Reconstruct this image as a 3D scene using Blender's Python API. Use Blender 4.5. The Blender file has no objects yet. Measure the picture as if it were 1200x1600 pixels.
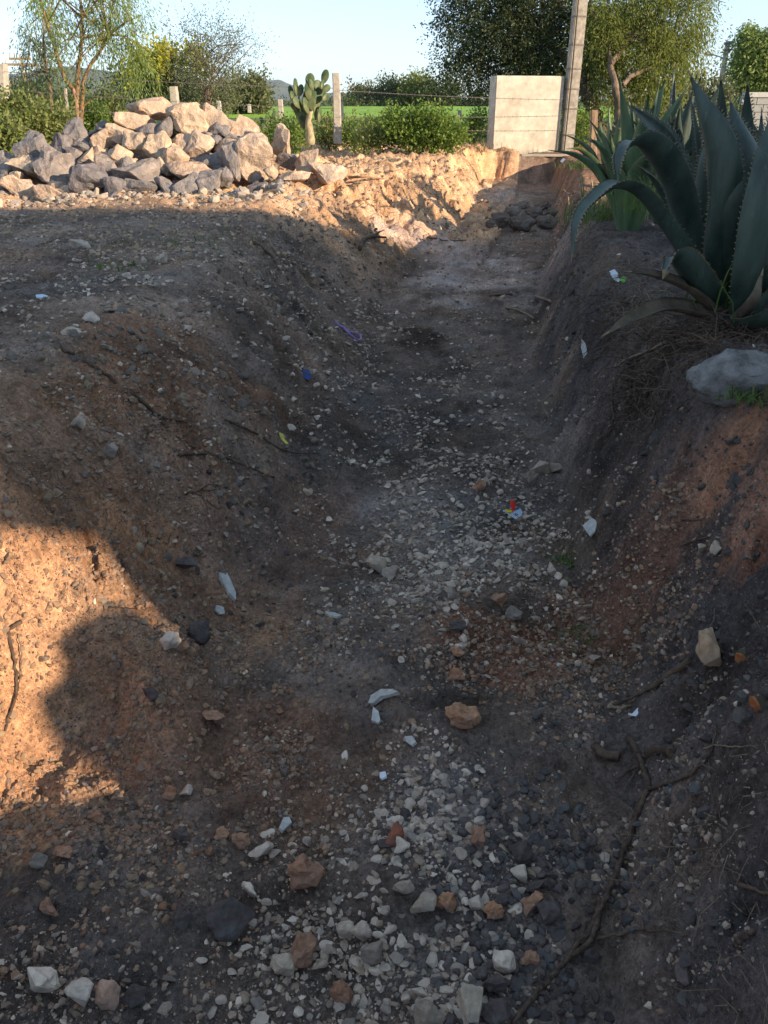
import bpy, bmesh, math, random
import numpy as np
from mathutils import Vector, Matrix, noise as mnoise

random.seed(7)
RNG = np.random.default_rng(11)
SC = bpy.context.scene
COL = SC.collection
rad = math.radians

# ------------------------------------------------------------------ camera, sky, sun, exposure
PITCH = 27.4
EYE = 0.85
FPX = 1245.0
cam_d = bpy.data.cameras.new('camera')
cam = bpy.data.objects.new('camera', cam_d)
COL.objects.link(cam)
SC.camera = cam
cam.location = (0, 0, EYE)
cam.rotation_euler = (rad(90 - PITCH), 0, 0)
cam_d.sensor_fit = 'VERTICAL'
cam_d.sensor_height = 36.0
cam_d.lens = 36.0 * FPX / 1600.0
cam_d.clip_start = 0.05
cam_d.clip_end = 20000

SHADE_HOUSE_X = 6.88  # left edge of the added shade house; places the mound's sunlit patch
SUN_EL, SUN_AZ = 17.0, 118.0          # azimuth clockwise from +Y (the view direction)
world = bpy.data.worlds.new('World')
SC.world = world
world.use_nodes = True
wn = world.node_tree
wn.nodes.clear()
sky = wn.nodes.new('ShaderNodeTexSky')
sky.sky_type = 'NISHITA'
sky.sun_disc = False
sky.sun_elevation = rad(SUN_EL)
sky.sun_rotation = rad(SUN_AZ)
sky.altitude = 1800
sky.air_density = 0.75
sky.dust_density = 0.1
sky.ozone_density = 1.4
bg = wn.nodes.new('ShaderNodeBackground')
bg.inputs['Strength'].default_value = 0.15
wo = wn.nodes.new('ShaderNodeOutputWorld')
hs = wn.nodes.new('ShaderNodeHueSaturation')
hs.inputs['Saturation'].default_value = 0.9
wn.links.new(sky.outputs[0], hs.inputs['Color'])
mxs = wn.nodes.new('ShaderNodeMix'); mxs.data_type = 'RGBA'
mxs.inputs['Factor'].default_value = 0.6
wn.links.new(hs.outputs[0], mxs.inputs['A']); mxs.inputs['B'].default_value = (1.30, 1.80, 2.25, 1)     # pale cyan of thin morning cloudless air
wn.links.new(mxs.outputs['Result'], bg.inputs[0])
wn.links.new(bg.outputs[0], wo.inputs[0])

sun_d = bpy.data.lights.new('sun', 'SUN')
sun_d.energy = 3.7
sun_d.angle = rad(0.45)
sun_d.color = (1.0, 0.80, 0.56)
sun = bpy.data.objects.new('sun', sun_d)
COL.objects.link(sun)
SUNV = Vector((math.sin(rad(SUN_AZ)) * math.cos(rad(SUN_EL)), math.cos(rad(SUN_AZ)) * math.cos(rad(SUN_EL)), math.sin(rad(SUN_EL))))
sun.rotation_euler = SUNV.to_track_quat('Z', 'Y').to_euler()
sun.location = SUNV * 50

SC.view_settings.view_transform = 'Standard'
SC.view_settings.look = 'None'
SC.view_settings.gamma = 1.0
SC.view_settings.use_curve_mapping = False
SC.view_settings.exposure = 1.42
SC.render.engine = 'CYCLES'
SC.cycles.max_bounces = 5
SC.cycles.diffuse_bounces = 3
SC.cycles.transparent_max_bounces = 6
SC.cycles.use_denoising = True

# ------------------------------------------------------------------ numeric noise
def _h(ix, iy, s):
    n = (ix.astype(np.int64) * 374761393 + iy.astype(np.int64) * 668265263 + s * 1442695041) & 0xFFFFFFFF
    n = ((n ^ (n >> 13)) * 1274126177) & 0xFFFFFFFF
    n = (n ^ (n >> 16)) & 0xFFFFFFFF
    return n / 4294967295.0

def vnoise(x, y, s=0):
    x = np.asarray(x, float); y = np.asarray(y, float)
    fx = np.floor(x); fy = np.floor(y)
    u = x - fx; v = y - fy
    u = u * u * u * (u * (u * 6 - 15) + 10); v = v * v * v * (v * (v * 6 - 15) + 10)
    a = _h(fx, fy, s); b = _h(fx + 1, fy, s); c = _h(fx, fy + 1, s); d = _h(fx + 1, fy + 1, s)
    return (a * (1 - u) + b * u) * (1 - v) + (c * (1 - u) + d * u) * v * 1.0 - 0.5

def rotxy(x, y, a):
    c, s = math.cos(a), math.sin(a)
    return x * c - y * s, x * s + y * c

def fbm(x, y, f, o, s=0, g=0.5):
    r = 0; amp = 1.0
    for i in range(o):
        xr, yr = rotxy(x, y, 0.6 + i * 1.1)
        r = r + amp * vnoise(xr * f, yr * f, s + i * 17)
        f *= 2.03; amp *= g
    return r

def ridged(x, y, f, o, s=0, g=0.5):
    r = 0; amp = 1.0
    for i in range(o):
        xr, yr = rotxy(x, y, 0.3 + i * 0.9)
        r = r + amp * (0.5 - np.abs(2 * vnoise(xr * f, yr * f, s + i * 31)))
        f *= 2.1; amp *= g
    return r

def cells(x, y, f, s=0):
    """rounded lumps: 0 at a cell's edge, up to 1 at its middle (worley F1)"""
    x = x * f; y = y * f
    fx = np.floor(x); fy = np.floor(y)
    best = np.full(np.shape(x), 9.0)
    for i in (-1, 0, 1):
        for j in (-1, 0, 1):
            cx = fx + i; cy = fy + j
            px = cx + _h(cx, cy, s); py = cy + _h(cx, cy, s + 5)
            rr = 0.35 + 0.5 * _h(cx, cy, s + 9)
            d = np.hypot(px - x, py - y) / rr
            best = np.minimum(best, d)
    return np.clip(1 - best * best, 0, 1)

# ------------------------------------------------------------------ terrain
KY = [-12., 0.4, 1.0, 1.5, 1.9, 2.3, 2.6, 3.4, 5.0, 7.0, 8.8, 11.0, 13.5, 15.0, 40.]
ZF = [-.75, -.75, -.78, -.78, -.78, -.77, -.77, -.76, -.75, -.66, -.58, -.51, -.46, -.45, -.45]
LR = [-1.7, -1.7, -1.6, -1.45, -1.15, -1.2, -1.3, -1.2, -1.15, -1.15, -.85, .35, 1.15, 1.62, 1.62]
LT = [-1.2, -1.2, -1.15, -1.02, -.74, -.52, -.42, -.15, -.13, 0.02, .5, 1.15, 1.5, 1.72, 1.72]
RT = [.42, .42, .47, .64, .76, .74, .72, .84, .98, 1.33, 1.78, 2.2, 2.72, 2.9, 2.9]
RR = [1.0, 1.0, 1.06, 1.12, 1.15, 1.17, 1.2, 1.25, 1.38, 1.68, 2.05, 2.5, 2.9, 3.1, 3.1]

_yy = np.linspace(-12, 40, 5200)
def _smooth(tab):
    v = np.interp(_yy, KY, tab)
    k = np.hanning(41); k /= k.sum()
    vp = np.pad(v, 20, mode='edge')
    return np.convolve(vp, k, 'valid')
TZF, TLR, TLT, TRT, TRR = [_smooth(t) for t in (ZF, LR, LT, RT, RR)]
def tb(t, y): return np.interp(y, _yy, t)

def sstep(t):
    t = np.clip(t, 0, 1); return t * t * (3 - 2 * t)

def H(x, y):
    x = np.asarray(x, float); y = np.asarray(y, float)
    fall = np.clip((30 - y) / 12, 0, 1) * np.clip((9 - np.abs(x)) / 3, 0, 1)
    dn = 1 - .45 * sstep((y - 5) / 2)
    lat = fbm(x * .5, y, 1.1, 3, 3) * .22 * np.clip(y / 3, .4, 1) * dn
    lat2 = fbm(x, y, 5.0, 3, 8) * .07 * dn
    lr = tb(TLR, y) + lat * .9 + lat2; lt = tb(TLT, y) + lat * .55 + lat2
    rt = tb(TRT, y) + lat * -.3 + lat2 * .7; rr = tb(TRR, y) - lat * .35 + lat2
    zf = tb(TZF, y)
    # left side
    tl = np.clip((lt - x) / np.maximum(lt - lr, .06), 0, 1.6)
    up_l = np.where(tl < 1, 1 - (1 - np.clip(tl, 0, 1)) ** 1.35 * (1 - .0 * tl), 1)
    wl = .35 + .55 * sstep((y - 4.5) / 3)
    up_l = (1 - wl) * sstep(np.clip(tl, 0, 1)) + wl * np.clip(tl, 0, 1) ** .8
    tr = np.clip((x - rt) / np.maximum(rr - rt, .06), 0, 1.6)
    up_r = .45 * sstep(np.clip(tr, 0, 1)) + .55 * np.clip(tr, 0, 1) ** .8
    endw = sstep((y - 14.62 + fbm(x, y, 4, 2, 5) * .12) / .22)
    t = np.maximum(np.maximum(up_l, up_r), endw)
    plat = np.where(x < .5 * (lt + rt), 0.0, 0.03 + .26 * sstep((.08 - y) / .12) * sstep((1.6 - x) / .2) - .20 * np.exp(-((y - .62) / .28) ** 2))  # unseen near right rim raised and dipped to shape sunlight on the mound
    # spoil heaps and dips on the plateau
    plat = plat + .10 * np.exp(-(((x + .55) / .9) ** 2 + ((y - 9.6) / 1.1) ** 2))
    plat = plat + .07 * np.exp(-(((x - .3) / .8) ** 2 + ((y - 12.6) / 1.0) ** 2))
    plat = plat + .10 * np.exp(-(((x + 1.5) / .6) ** 2 + ((y - 3.1) / 1.2) ** 2)) * 0
    plat = plat + .46 * .62 * np.exp(-(((x + 2.9) / 1.2) ** 4 + ((y - 9.3) / .5) ** 4))      # earth under the stone pile
    plat = plat + .10 * np.exp(-(((x - 1.6) / .35) ** 2 + ((y - 3.5) / .6) ** 2))
    plat = plat + fbm(x, y, .8, 3, 21) * .10 * fall
    z = zf * (1 - t) + plat * t
    # the lit mound on the near left
    z = z + .22 * np.exp(-(((x + .70) / .18) ** 2 + ((y - 1.95) / .2) ** 2))
    mo = np.exp(-(((x + .85) / .4) ** 2 + ((y - 1.8) / .45) ** 2)) * 1.0
    z = z + mo * (cells(x + .05 * fbm(x, y, 14, 2, 4), y, 11, 261) * .018 + fbm(x, y, 7, 5, 262, .6) * .05)
    # soft swell of the bed
    bed = 1 - np.clip(t * 2.5, 0, 1)
    z = z + bed * fbm(x, y, 1.7, 3, 33) * (.07 - .04 * sstep((y - 4.5) / 1.5)) * fall
    z = z + .035 * bed * np.exp(-(((x - .45) / .5) ** 2 + ((y - 3.25) / .35) ** 2))
    bank = np.clip(4 * t * (1 - t), 0, 1)
    right = sstep((x - .5 * (lt + rt)) / .2)
    amp = (1 + 1.5 * bank)
    z = z + fbm(x, y, 6.0, 3, 41) * .030 * amp * fall
    z = z + ridged(x * (1 - .35 * right), y, 3.2, 6, 51, .62) * .065 * bank * fall
    lump = cells(x, y, 9, 61) * .016 + cells(x, y, 23, 63) * .008
    near = np.clip((7 - y) / 4, 0, 1)
    z = z + bank * right * near * ((cells(x + .15 * fbm(x, y, 5, 3, 4), y * .7, 4.6, 361) - .3) * .07 + (cells(x + .05 * fbm(x, y, 14, 3, 5), y, 11, 363) - .3) * .03)
    z = z + lump * (0.45 + .9 * bank) * fall * (1 - .25 * right)
    patchy = np.clip(.3 + fbm(x, y, 2.2, 2, 58) * 2.2, 0, 1)
    z = z + (cells(x + .1 * fbm(x, y, 9, 2, 4), y, 13, 65) * .022 + cells(x, y, 34, 67) * .007) * patchy * (.3 + bank) * fall
    z = z + fbm(x, y, 26.0, 4, 71, .6) * .014 * fall
    # clods thrown up on the far lit side
    fl = sstep((y - 7.5) / 1.5) * (x < .5 * (lt + rt)) * fall
    z = z + fl * (cells(x + .2 * fbm(x, y, 4, 2, 14), y * .8, 5.0, 81) * .06 + ridged(x, y, 2.6, 6, 83, .6) * .085 + cells(x, y, 12, 84) * .025)
    return z * 1.0

F3 = Vector((0, math.cos(rad(PITCH)), -math.sin(rad(PITCH))))
U3 = Vector((0, math.sin(rad(PITCH)), math.cos(rad(PITCH))))
def ray(px, py):
    return Vector((1, 0, 0)) * ((px - 600) / FPX) + F3 + U3 * ((800 - py) / FPX)
def at(px, py, d):
    """point of the place at forward distance d"""
    r = ray(px, py); k = d / r.y
    return Vector((r.x * k, d, EYE + r.z * k))
def on(px, py):
    """where the ground is seen there"""
    r = ray(px, py)
    k = .6 * 100. ** np.linspace(0, 1, 420)
    g = H(r.x * k, r.y * k) - (EYE + r.z * k)
    i = max(1, int(np.argmax(g > 0)) or 419)
    k = np.linspace(k[i - 1], k[i], 24)
    g = H(r.x * k, r.y * k) - (EYE + r.z * k)
    kk = k[int(np.argmax(g > 0)) or 23]
    return Vector((r.x * kk, r.y * kk, EYE + r.z * kk))
def on_many(px, py):
    px = np.asarray(px, float); py = np.asarray(py, float)
    rx = (px - 600) / FPX; u = (800 - py) / FPX
    ry = F3.y + U3.y * u; rz = F3.z + U3.z * u
    k = .6 * 40. ** np.linspace(0, 1, 160)
    g = H(rx[:, None] * k, ry[:, None] * k) - (EYE + rz[:, None] * k)
    i = np.clip(np.argmax(g > 0, 1), 1, 159)
    a = np.arange(len(px)); g0 = g[a, i - 1]; g1 = g[a, i]
    f = np.clip(-g0 / (g1 - g0 + 1e-9), 0, 1); kk = k[i - 1] + (k[i] - k[i - 1]) * f
    return [Vector(q) for q in np.stack([rx * kk, ry * kk, EYE + rz * kk], 1)]
def gz(x, y): return float(H(np.array([x]), np.array([y]))[0])
def pxm(d):                                   # metres per photograph pixel about there
    return d * 1.08 * .9 / FPX

# ------------------------------------------------------------------ materials
def new_mat(name):
    m = bpy.data.materials.new(name); m.use_nodes = True
    nt = m.node_tree; b = nt.nodes['Principled BSDF']
    return m, nt, b
def nd(nt, t, **kw):
    n = nt.nodes.new(t)
    for k, v in kw.items(): setattr(n, k, v)
    return n
def ramp(nt, stops, interp='LINEAR'):
    r = nt.nodes.new('ShaderNodeValToRGB'); r.color_ramp.interpolation = interp
    e = r.color_ramp.elements
    while len(e) > 1: e.remove(e[-1])
    e[0].position = stops[0][0]; e[0].color = (*stops[0][1], 1)
    for p, c in stops[1:]:
        x = e.new(p); x.color = (*c, 1)
    return r
def mixc(nt, mode, fac, a, b):
    n = nt.nodes.new('ShaderNodeMix'); n.data_type = 'RGBA'; n.blend_type = mode
    for sock, v in ((n.inputs['Factor'], fac), (n.inputs['A'], a), (n.inputs['B'], b)):
        if hasattr(v, 'links'): nt.links.new(v, sock)
        elif isinstance(v, (int, float)): sock.default_value = v
        else: sock.default_value = (*v, 1)
    return n.outputs['Result']
def noise_t(nt, scale, detail=4, rough=.6, vec=None):
    n = nt.nodes.new('ShaderNodeTexNoise'); n.inputs['Scale'].default_value = scale
    n.inputs['Detail'].default_value = detail; n.inputs['Roughness'].default_value = rough
    if vec is not None: nt.links.new(vec, n.inputs['Vector'])
    return n
def bump(nt, b, h, dist, strength=1.0):
    n = nt.nodes.new('ShaderNodeBump'); n.inputs['Distance'].default_value = dist
    n.inputs['Strength'].default_value = strength
    nt.links.new(h, n.inputs['Height']); nt.links.new(n.outputs[0], b.inputs['Normal'])
    return n

def stone_mat(name, cols, sc=30, spot=.25, use_island=False, bd=.004, rough=.9):
    """stone: a colour per stone drawn from cols, mottled and pitted"""
    m, nt, b = new_mat(name)
    tc = nd(nt, 'ShaderNodeTexCoord')
    if use_island:
        r = nd(nt, 'ShaderNodeNewGeometry').outputs['Random Per Island']
    else:
        r = nd(nt, 'ShaderNodeObjectInfo').outputs['Random']
    rp = ramp(nt, [(i / max(1, len(cols) - 1), c) for i, c in enumerate(cols)])
    nt.links.new(r, rp.inputs[0])
    n1 = noise_t(nt, sc, 6, .65, tc.outputs['Object'])
    mr = nd(nt, 'ShaderNodeMapRange'); nt.links.new(n1.outputs[0], mr.inputs[0])
    mr.inputs[1].default_value = .3; mr.inputs[2].default_value = .7
    mr.inputs[3].default_value = 1 - spot * 1.6; mr.inputs[4].default_value = 1 + spot
    sc2 = nd(nt, 'ShaderNodeVectorMath', operation='SCALE')
    nt.links.new(rp.outputs[0], sc2.inputs[0]); nt.links.new(mr.outputs[0], sc2.inputs['Scale'])
    n2 = noise_t(nt, sc * .35, 3, .5, tc.outputs['Object'])
    r2 = ramp(nt, [(.5, (0, 0, 0)), (.68, (1, 1, 1))]); nt.links.new(n2.outputs[0], r2.inputs[0])
    c = mixc(nt, 'MIX', r2.outputs[0], sc2.outputs[0], tuple(min(1, .55 * q + .06) for q in cols[0]))
    nt.links.new(c, b.inputs['Base Color'])
    b.inputs['Roughness'].default_value = rough
    b.inputs['Specular IOR Level'].default_value = .2
    bump(nt, b, n1.outputs[0], bd, .9)
    return m

def soil_material():
    m, nt, b = new_mat('soil')
    at_ = nd(nt, 'ShaderNodeVertexColor'); at_.layer_name = 'soil'
    tc = nd(nt, 'ShaderNodeTexCoord'); ov = tc.outputs['Object']
    n1 = noise_t(nt, 9, 6, .7, ov); n2 = noise_t(nt, 70, 4, .7, ov); n3 = noise_t(nt, 320, 2, .6, ov)
    mr = nd(nt, 'ShaderNodeMapRange'); nt.links.new(n1.outputs[0], mr.inputs[0])
    mr.inputs[1].default_value = .3; mr.inputs[2].default_value = .7; mr.inputs[3].default_value = .6; mr.inputs[4].default_value = 1.4
    s1 = nd(nt, 'ShaderNodeVectorMath', operation='SCALE'); nt.links.new(at_.outputs[0], s1.inputs[0]); nt.links.new(mr.outputs[0], s1.inputs['Scale'])
    mr2 = nd(nt, 'ShaderNodeMapRange'); nt.links.new(n2.outputs[0], mr2.inputs[0])
    mr2.inputs[1].default_value = .3; mr2.inputs[2].default_value = .7; mr2.inputs[3].default_value = .55; mr2.inputs[4].default_value = 1.5
    s2 = nd(nt, 'ShaderNodeVectorMath', operation='SCALE'); nt.links.new(s1.outputs[0], s2.inputs[0]); nt.links.new(mr2.outputs[0], s2.inputs['Scale'])
    # grains of grit, each its own grey or tan
    vo = nd(nt, 'ShaderNodeTexVoronoi'); vo.inputs['Scale'].default_value = 130; nt.links.new(ov, vo.inputs['Vector'])
    sep = nd(nt, 'ShaderNodeSeparateColor'); nt.links.new(vo.outputs['Color'], sep.inputs[0])
    gm = ramp(nt, [(.80, (0, 0, 0)), (.84, (1, 1, 1))], 'LINEAR'); nt.links.new(sep.outputs[0], gm.inputs[0])
    dm = ramp(nt, [(.30, (1, 1, 1)), (.42, (0, 0, 0))]); nt.links.new(vo.outputs['Distance'], dm.inputs[0])
    mm = nd(nt, 'ShaderNodeMath', operation='MULTIPLY'); nt.links.new(gm.outputs[0], mm.inputs[0]); nt.links.new(dm.outputs[0], mm.inputs[1])
    gc = ramp(nt, [(0, (.10, .08, .07)), (.5, (.26, .22, .19)), (.8, (.34, .2, .13)), (1, (.5, .47, .43))]); nt.links.new(sep.outputs[1], gc.inputs[0])
    c = mixc(nt, 'MIX', mm.outputs[0], s2.outputs[0], gc.outputs[0])
    nt.links.new(c, b.inputs['Base Color'])
    b.inputs['Roughness'].default_value = .95; b.inputs['Specular IOR Level'].default_value = .12
    # relief
    ad = nd(nt, 'ShaderNodeMath', operation='MULTIPLY_ADD'); ad.inputs[1].default_value = .45
    nt.links.new(n3.outputs[0], ad.inputs[0]); nt.links.new(n2.outputs[0], ad.inputs[2])
    ad2 = nd(nt, 'ShaderNodeMath', operation='MULTIPLY_ADD'); ad2.inputs[1].default_value = .4
    nt.links.new(mm.outputs[0], ad2.inputs[0]); nt.links.new(ad.outputs[0], ad2.inputs[2])
    bump(nt, b, ad2.outputs[0], .024, 1.0)
    return m

def leaf_mat(name, cols, trans=.35, rough=.55):
    m = bpy.data.materials.new(name); m.use_nodes = True; nt = m.node_tree; nt.nodes.clear()
    out = nd(nt, 'ShaderNodeOutputMaterial')
    g = nd(nt, 'ShaderNodeNewGeometry')
    rp = ramp(nt, [(i / max(1, len(cols) - 1), c) for i, c in enumerate(cols)])
    nt.links.new(g.outputs['Random Per Island'], rp.inputs[0])
    b = nd(nt, 'ShaderNodeBsdfPrincipled'); b.inputs['Roughness'].default_value = rough
    b.inputs['Specular IOR Level'].default_value = .3
    nt.links.new(rp.outputs[0], b.inputs['Base Color'])
    t = nd(nt, 'ShaderNodeBsdfTranslucent'); nt.links.new(rp.outputs[0], t.inputs[0])
    mx = nd(nt, 'ShaderNodeMixShader'); mx.inputs[0].default_value = trans
    nt.links.new(b.outputs[0], mx.inputs[1]); nt.links.new(t.outputs[0], mx.inputs[2])
    nt.links.new(mx.outputs[0], out.inputs[0])
    return m

def plain_mat(name, col, var=.15, sc=20, rough=.8, bd=.003, stretch=(1, 1, 1), spec=.25, col2=None, f2=(.5, .65)):
    m, nt, b = new_mat(name)
    tc = nd(nt, 'ShaderNodeTexCoord'); mp = nd(nt, 'ShaderNodeMapping'); mp.inputs['Scale'].default_value = stretch
    nt.links.new(tc.outputs['Object'], mp.inputs[0])
    n1 = noise_t(nt, sc, 6, .65, mp.outputs[0])
    lo = tuple(max(0, q * (1 - 1.7 * var)) for q in col); hi = tuple(min(1, q * (1 + 1.7 * var)) for q in col)
    rp = ramp(nt, [(.3, lo), (.7, hi)]); nt.links.new(n1.outputs[0], rp.inputs[0])
    c = rp.outputs[0]
    if col2:
        n2 = noise_t(nt, sc * .2, 5, .6, mp.outputs[0])
        r2 = ramp(nt, [(f2[0], (0, 0, 0)), (f2[1], (1, 1, 1))]); nt.links.new(n2.outputs[0], r2.inputs[0])
        c = mixc(nt, 'MIX', r2.outputs[0], c, col2)
    nt.links.new(c, b.inputs['Base Color'])
    b.inputs['Roughness'].default_value = rough; b.inputs['Specular IOR Level'].default_value = spec
    if bd: bump(nt, b, n1.outputs[0], bd, .8)
    return m

M = {}
M['soil'] = soil_material()
M['rock_pale'] = stone_mat('pale_quarry_stone', [(0.541, 0.392, 0.281), (0.591, 0.436, 0.312), (0.505, 0.346, 0.25), (0.566, 0.426, 0.322)], 13, .28, bd=.05)
M['rock_grey'] = stone_mat('grey_quarry_stone', [(0.227, 0.197, 0.19), (0.299, 0.256, 0.237), (0.196, 0.167, 0.171), (0.341, 0.276, 0.237)], 13, .32, bd=.05)
M['grey_stone'] = stone_mat('grey_gravel', [(0.336, 0.262, 0.207), (0.474, 0.364, 0.272), (0.256, 0.203, 0.17), (0.553, 0.439, 0.346), (0.395, 0.303, 0.221), (0.197, 0.161, 0.133)], 45, .25)
M['pale_stone'] = stone_mat('pale_gravel', [(0.502, 0.399, 0.321), (0.622, 0.502, 0.397), (0.414, 0.331, 0.268), (0.71, 0.584, 0.461)], 45, .2)
M['red_stone'] = stone_mat('reddish_clods', [(0.383, 0.189, 0.107), (0.454, 0.243, 0.138), (0.34, 0.189, 0.119), (0.284, 0.142, 0.088)], 45, .28, bd=.006)
M['dark_stone'] = stone_mat('dark_volcanic_stone', [(0.068, 0.053, 0.05), (0.104, 0.082, 0.076), (0.086, 0.067, 0.06), (0.137, 0.102, 0.092)], 45, .3, bd=.005)
M['grit_grey'] = stone_mat('loose_grey_grit', [(0.167, 0.123, 0.093), (0.259, 0.186, 0.133), (0.352, 0.255, 0.187), (0.222, 0.138, 0.093), (0.554, 0.417, 0.32), (0.204, 0.147, 0.107), (0.315, 0.232, 0.168), (0.702, 0.543, 0.415)], 60, .15, True)
M['grit_red'] = stone_mat('loose_reddish_grit', [(0.162, 0.099, 0.066), (0.275, 0.155, 0.095), (0.374, 0.224, 0.143), (0.15, 0.111, 0.089), (0.325, 0.192, 0.113), (0.212, 0.174, 0.143)], 60, .15, True)
M['grit_pale'] = stone_mat('loose_pale_grit', [(0.311, 0.238, 0.186), (0.547, 0.431, 0.34), (0.402, 0.315, 0.246), (0.691, 0.553, 0.441), (0.237, 0.184, 0.147), (0.365, 0.262, 0.186), (0.475, 0.37, 0.294)], 60, .15, True)
M['agave'] = None
M['root'] = plain_mat('root_bark', (.085, .055, .04), .45, 60, .9, .008, (1, 1, 1), col2=(.14, .095, .065))
M['root_pale'] = plain_mat('dry_root', (.20, .145, .10), .25, 40, .9, .003)
M['bark'] = plain_mat('tree_bark', (.17, .12, .085), .35, 14, .9, .03, (1, 1, .25))
M['bark_dark'] = plain_mat('dark_bark', (.09, .065, .05), .35, 14, .9, .03, (1, 1, .25))
M['bark_red'] = plain_mat('reddish_bark', (.26, .15, .09), .3, 10, .85, .02, (1, 1, .3))
M['concrete'] = plain_mat('weathered_concrete', (.50, .45, .37), .14, 7, .9, .006, col2=(.30, .26, .20), f2=(.48, .75))
M['post'] = plain_mat('concrete_post', (.42, .37, .31), .14, 18, .9, .005)
M['wood'] = plain_mat('old_wood', (.30, .20, .13), .3, 12, .85, .006, (3, 3, .4))
M['wire'] = plain_mat('rusty_wire', (.20, .17, .15), .3, 30, .6, 0)
M['straw'] = leaf_mat('dry_straw', [(.30, .22, .12), (.42, .33, .19), (.22, .15, .09)], .15, .8)
M['grass'] = leaf_mat('grass_blades', [(.05, .11, .02), (.09, .16, .03), (.13, .18, .04), (.16, .16, .06)], .35)

# ------------------------------------------------------------------ mesh helpers
def tag(o, label=None, cat=None, group=None, kind=None):
    if label: o['label'] = label
    if cat: o['category'] = cat
    if group: o['group'] = group
    if kind: o['kind'] = kind
    return o
def link(name, me, mat=None, parent=None):
    o = bpy.data.objects.new(name, me); COL.objects.link(o)
    if mat is not None and not me.materials: me.materials.append(mat)
    if parent: o.parent = parent
    return o
def empty(name, loc):
    o = bpy.data.objects.new(name, None); COL.objects.link(o); o.location = loc; o.empty_display_size = .1
    return o
def mesh_np(name, V, F, smooth=False):
    """V (n,3), F (m,k) with k = 3 or 4"""
    V = np.asarray(V, np.float32); F = np.asarray(F, np.int32)
    me = bpy.data.meshes.new(name)
    me.vertices.add(len(V)); me.vertices.foreach_set('co', V.ravel())
    k = F.shape[1]
    me.loops.add(F.size); me.loops.foreach_set('vertex_index', F.ravel())
    me.polygons.add(len(F)); me.polygons.foreach_set('loop_start', np.arange(0, F.size, k, dtype=np.int32))
    me.polygons.foreach_set('use_smooth', np.full(len(F), smooth, bool))
    me.update(calc_edges=True)
    return me
class MB:
    def __init__(s): s.V = []; s.F = []; s.n = 0
    def add(s, V, F):
        V = np.asarray([tuple(v) for v in V], float) if not isinstance(V, np.ndarray) else V
        s.V.append(V)
        for f in F: s.F.append(tuple(i + s.n for i in f))
        s.n += len(V)
    def tube(s, pts, radii, sides=6, cap=True, wob=0.0):
        pts = [Vector(p) for p in pts]; n = len(pts)
        V = []; up = Vector((.3, .2, 1)).normalized()
        for i, p in enumerate(pts):
            t = (pts[min(i + 1, n - 1)] - pts[max(i - 1, 0)]).normalized()
            a = t.cross(up)
            if a.length < .1: a = t.cross(Vector((1, 0, 0)))
            a.normalize(); b = t.cross(a)
            r = radii[i] if hasattr(radii, '__len__') else radii
            for k in range(sides):
                an = 2 * math.pi * k / sides; rr = r * (1 + wob * random.uniform(-1, 1))
                V.append(p + a * math.cos(an) * rr + b * math.sin(an) * rr)
        F = []
        for i in range(n - 1):
            for k in range(sides):
                k2 = (k + 1) % sides
                F.append((i * sides + k, i * sides + k2, (i + 1) * sides + k2, (i + 1) * sides + k))
        if cap:
            F.append(tuple(range(sides))[::-1]); F.append(tuple((n - 1) * sides + k for k in range(sides)))
        s.add(V, F)
    def box(s, c, size, rz=0, taper=1.0):
        hx, hy, hz = [q / 2 for q in size]; V = []
        ca, sa = math.cos(rz), math.sin(rz)
        for z, k in ((-hz, 1), (hz, taper)):
            for x, y in ((-hx, -hy), (hx, -hy), (hx, hy), (-hx, hy)):
                x *= k; y *= k
                V.append((c[0] + x * ca - y * sa, c[1] + x * sa + y * ca, c[2] + z))
        s.add(V, [(3, 2, 1, 0), (4, 5, 6, 7), (0, 1, 5, 4), (1, 2, 6, 5), (2, 3, 7, 6), (3, 0, 4, 7)])
    def build(s, name, mat, parent=None, smooth=False):
        me = bpy.data.meshes.new(name)
        V = np.concatenate(s.V) if s.V else np.zeros((0, 3))
        me.from_pydata(V.tolist(), [], s.F)
        if smooth:
            me.polygons.foreach_set('use_smooth', np.ones(len(me.polygons), bool))
        o = link(name, me, mat, None)
        if parent:
            o.parent = parent; o.matrix_parent_inverse = Matrix.Translation(parent.location).inverted() if not parent.parent else Matrix.Translation(parent.matrix_world.translation).inverted()
        return o
def recenter(o):
    """put a world-built mesh's origin at its own base"""
    me = o.data; n = len(me.vertices); co = np.empty(n * 3); me.vertices.foreach_get('co', co); co = co.reshape(-1, 3)
    c = Vector(((co[:, 0].min() + co[:, 0].max()) / 2, (co[:, 1].min() + co[:, 1].max()) / 2, co[:, 2].min()))
    co -= np.array(c); me.vertices.foreach_set('co', co.ravel()); me.update(); o.location = c
    return o
def curve_pts(ctrl, n):
    """Catmull-Rom through the control points"""
    P = [Vector(p) for p in ctrl]; P = [P[0] * 2 - P[1]] + P + [P[-1] * 2 - P[-2]]
    out = []; m = len(P) - 3
    for i in range(n):
        t = i / (n - 1) * m; k = min(int(t), m - 1); u = t - k
        a, b, c, d = P[k:k + 4]
        out.append(.5 * ((2 * b) + (c - a) * u + (2 * a - 5 * b + 4 * c - d) * u * u + (3 * b - a - 3 * c + d) * u ** 3))
    return out

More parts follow.
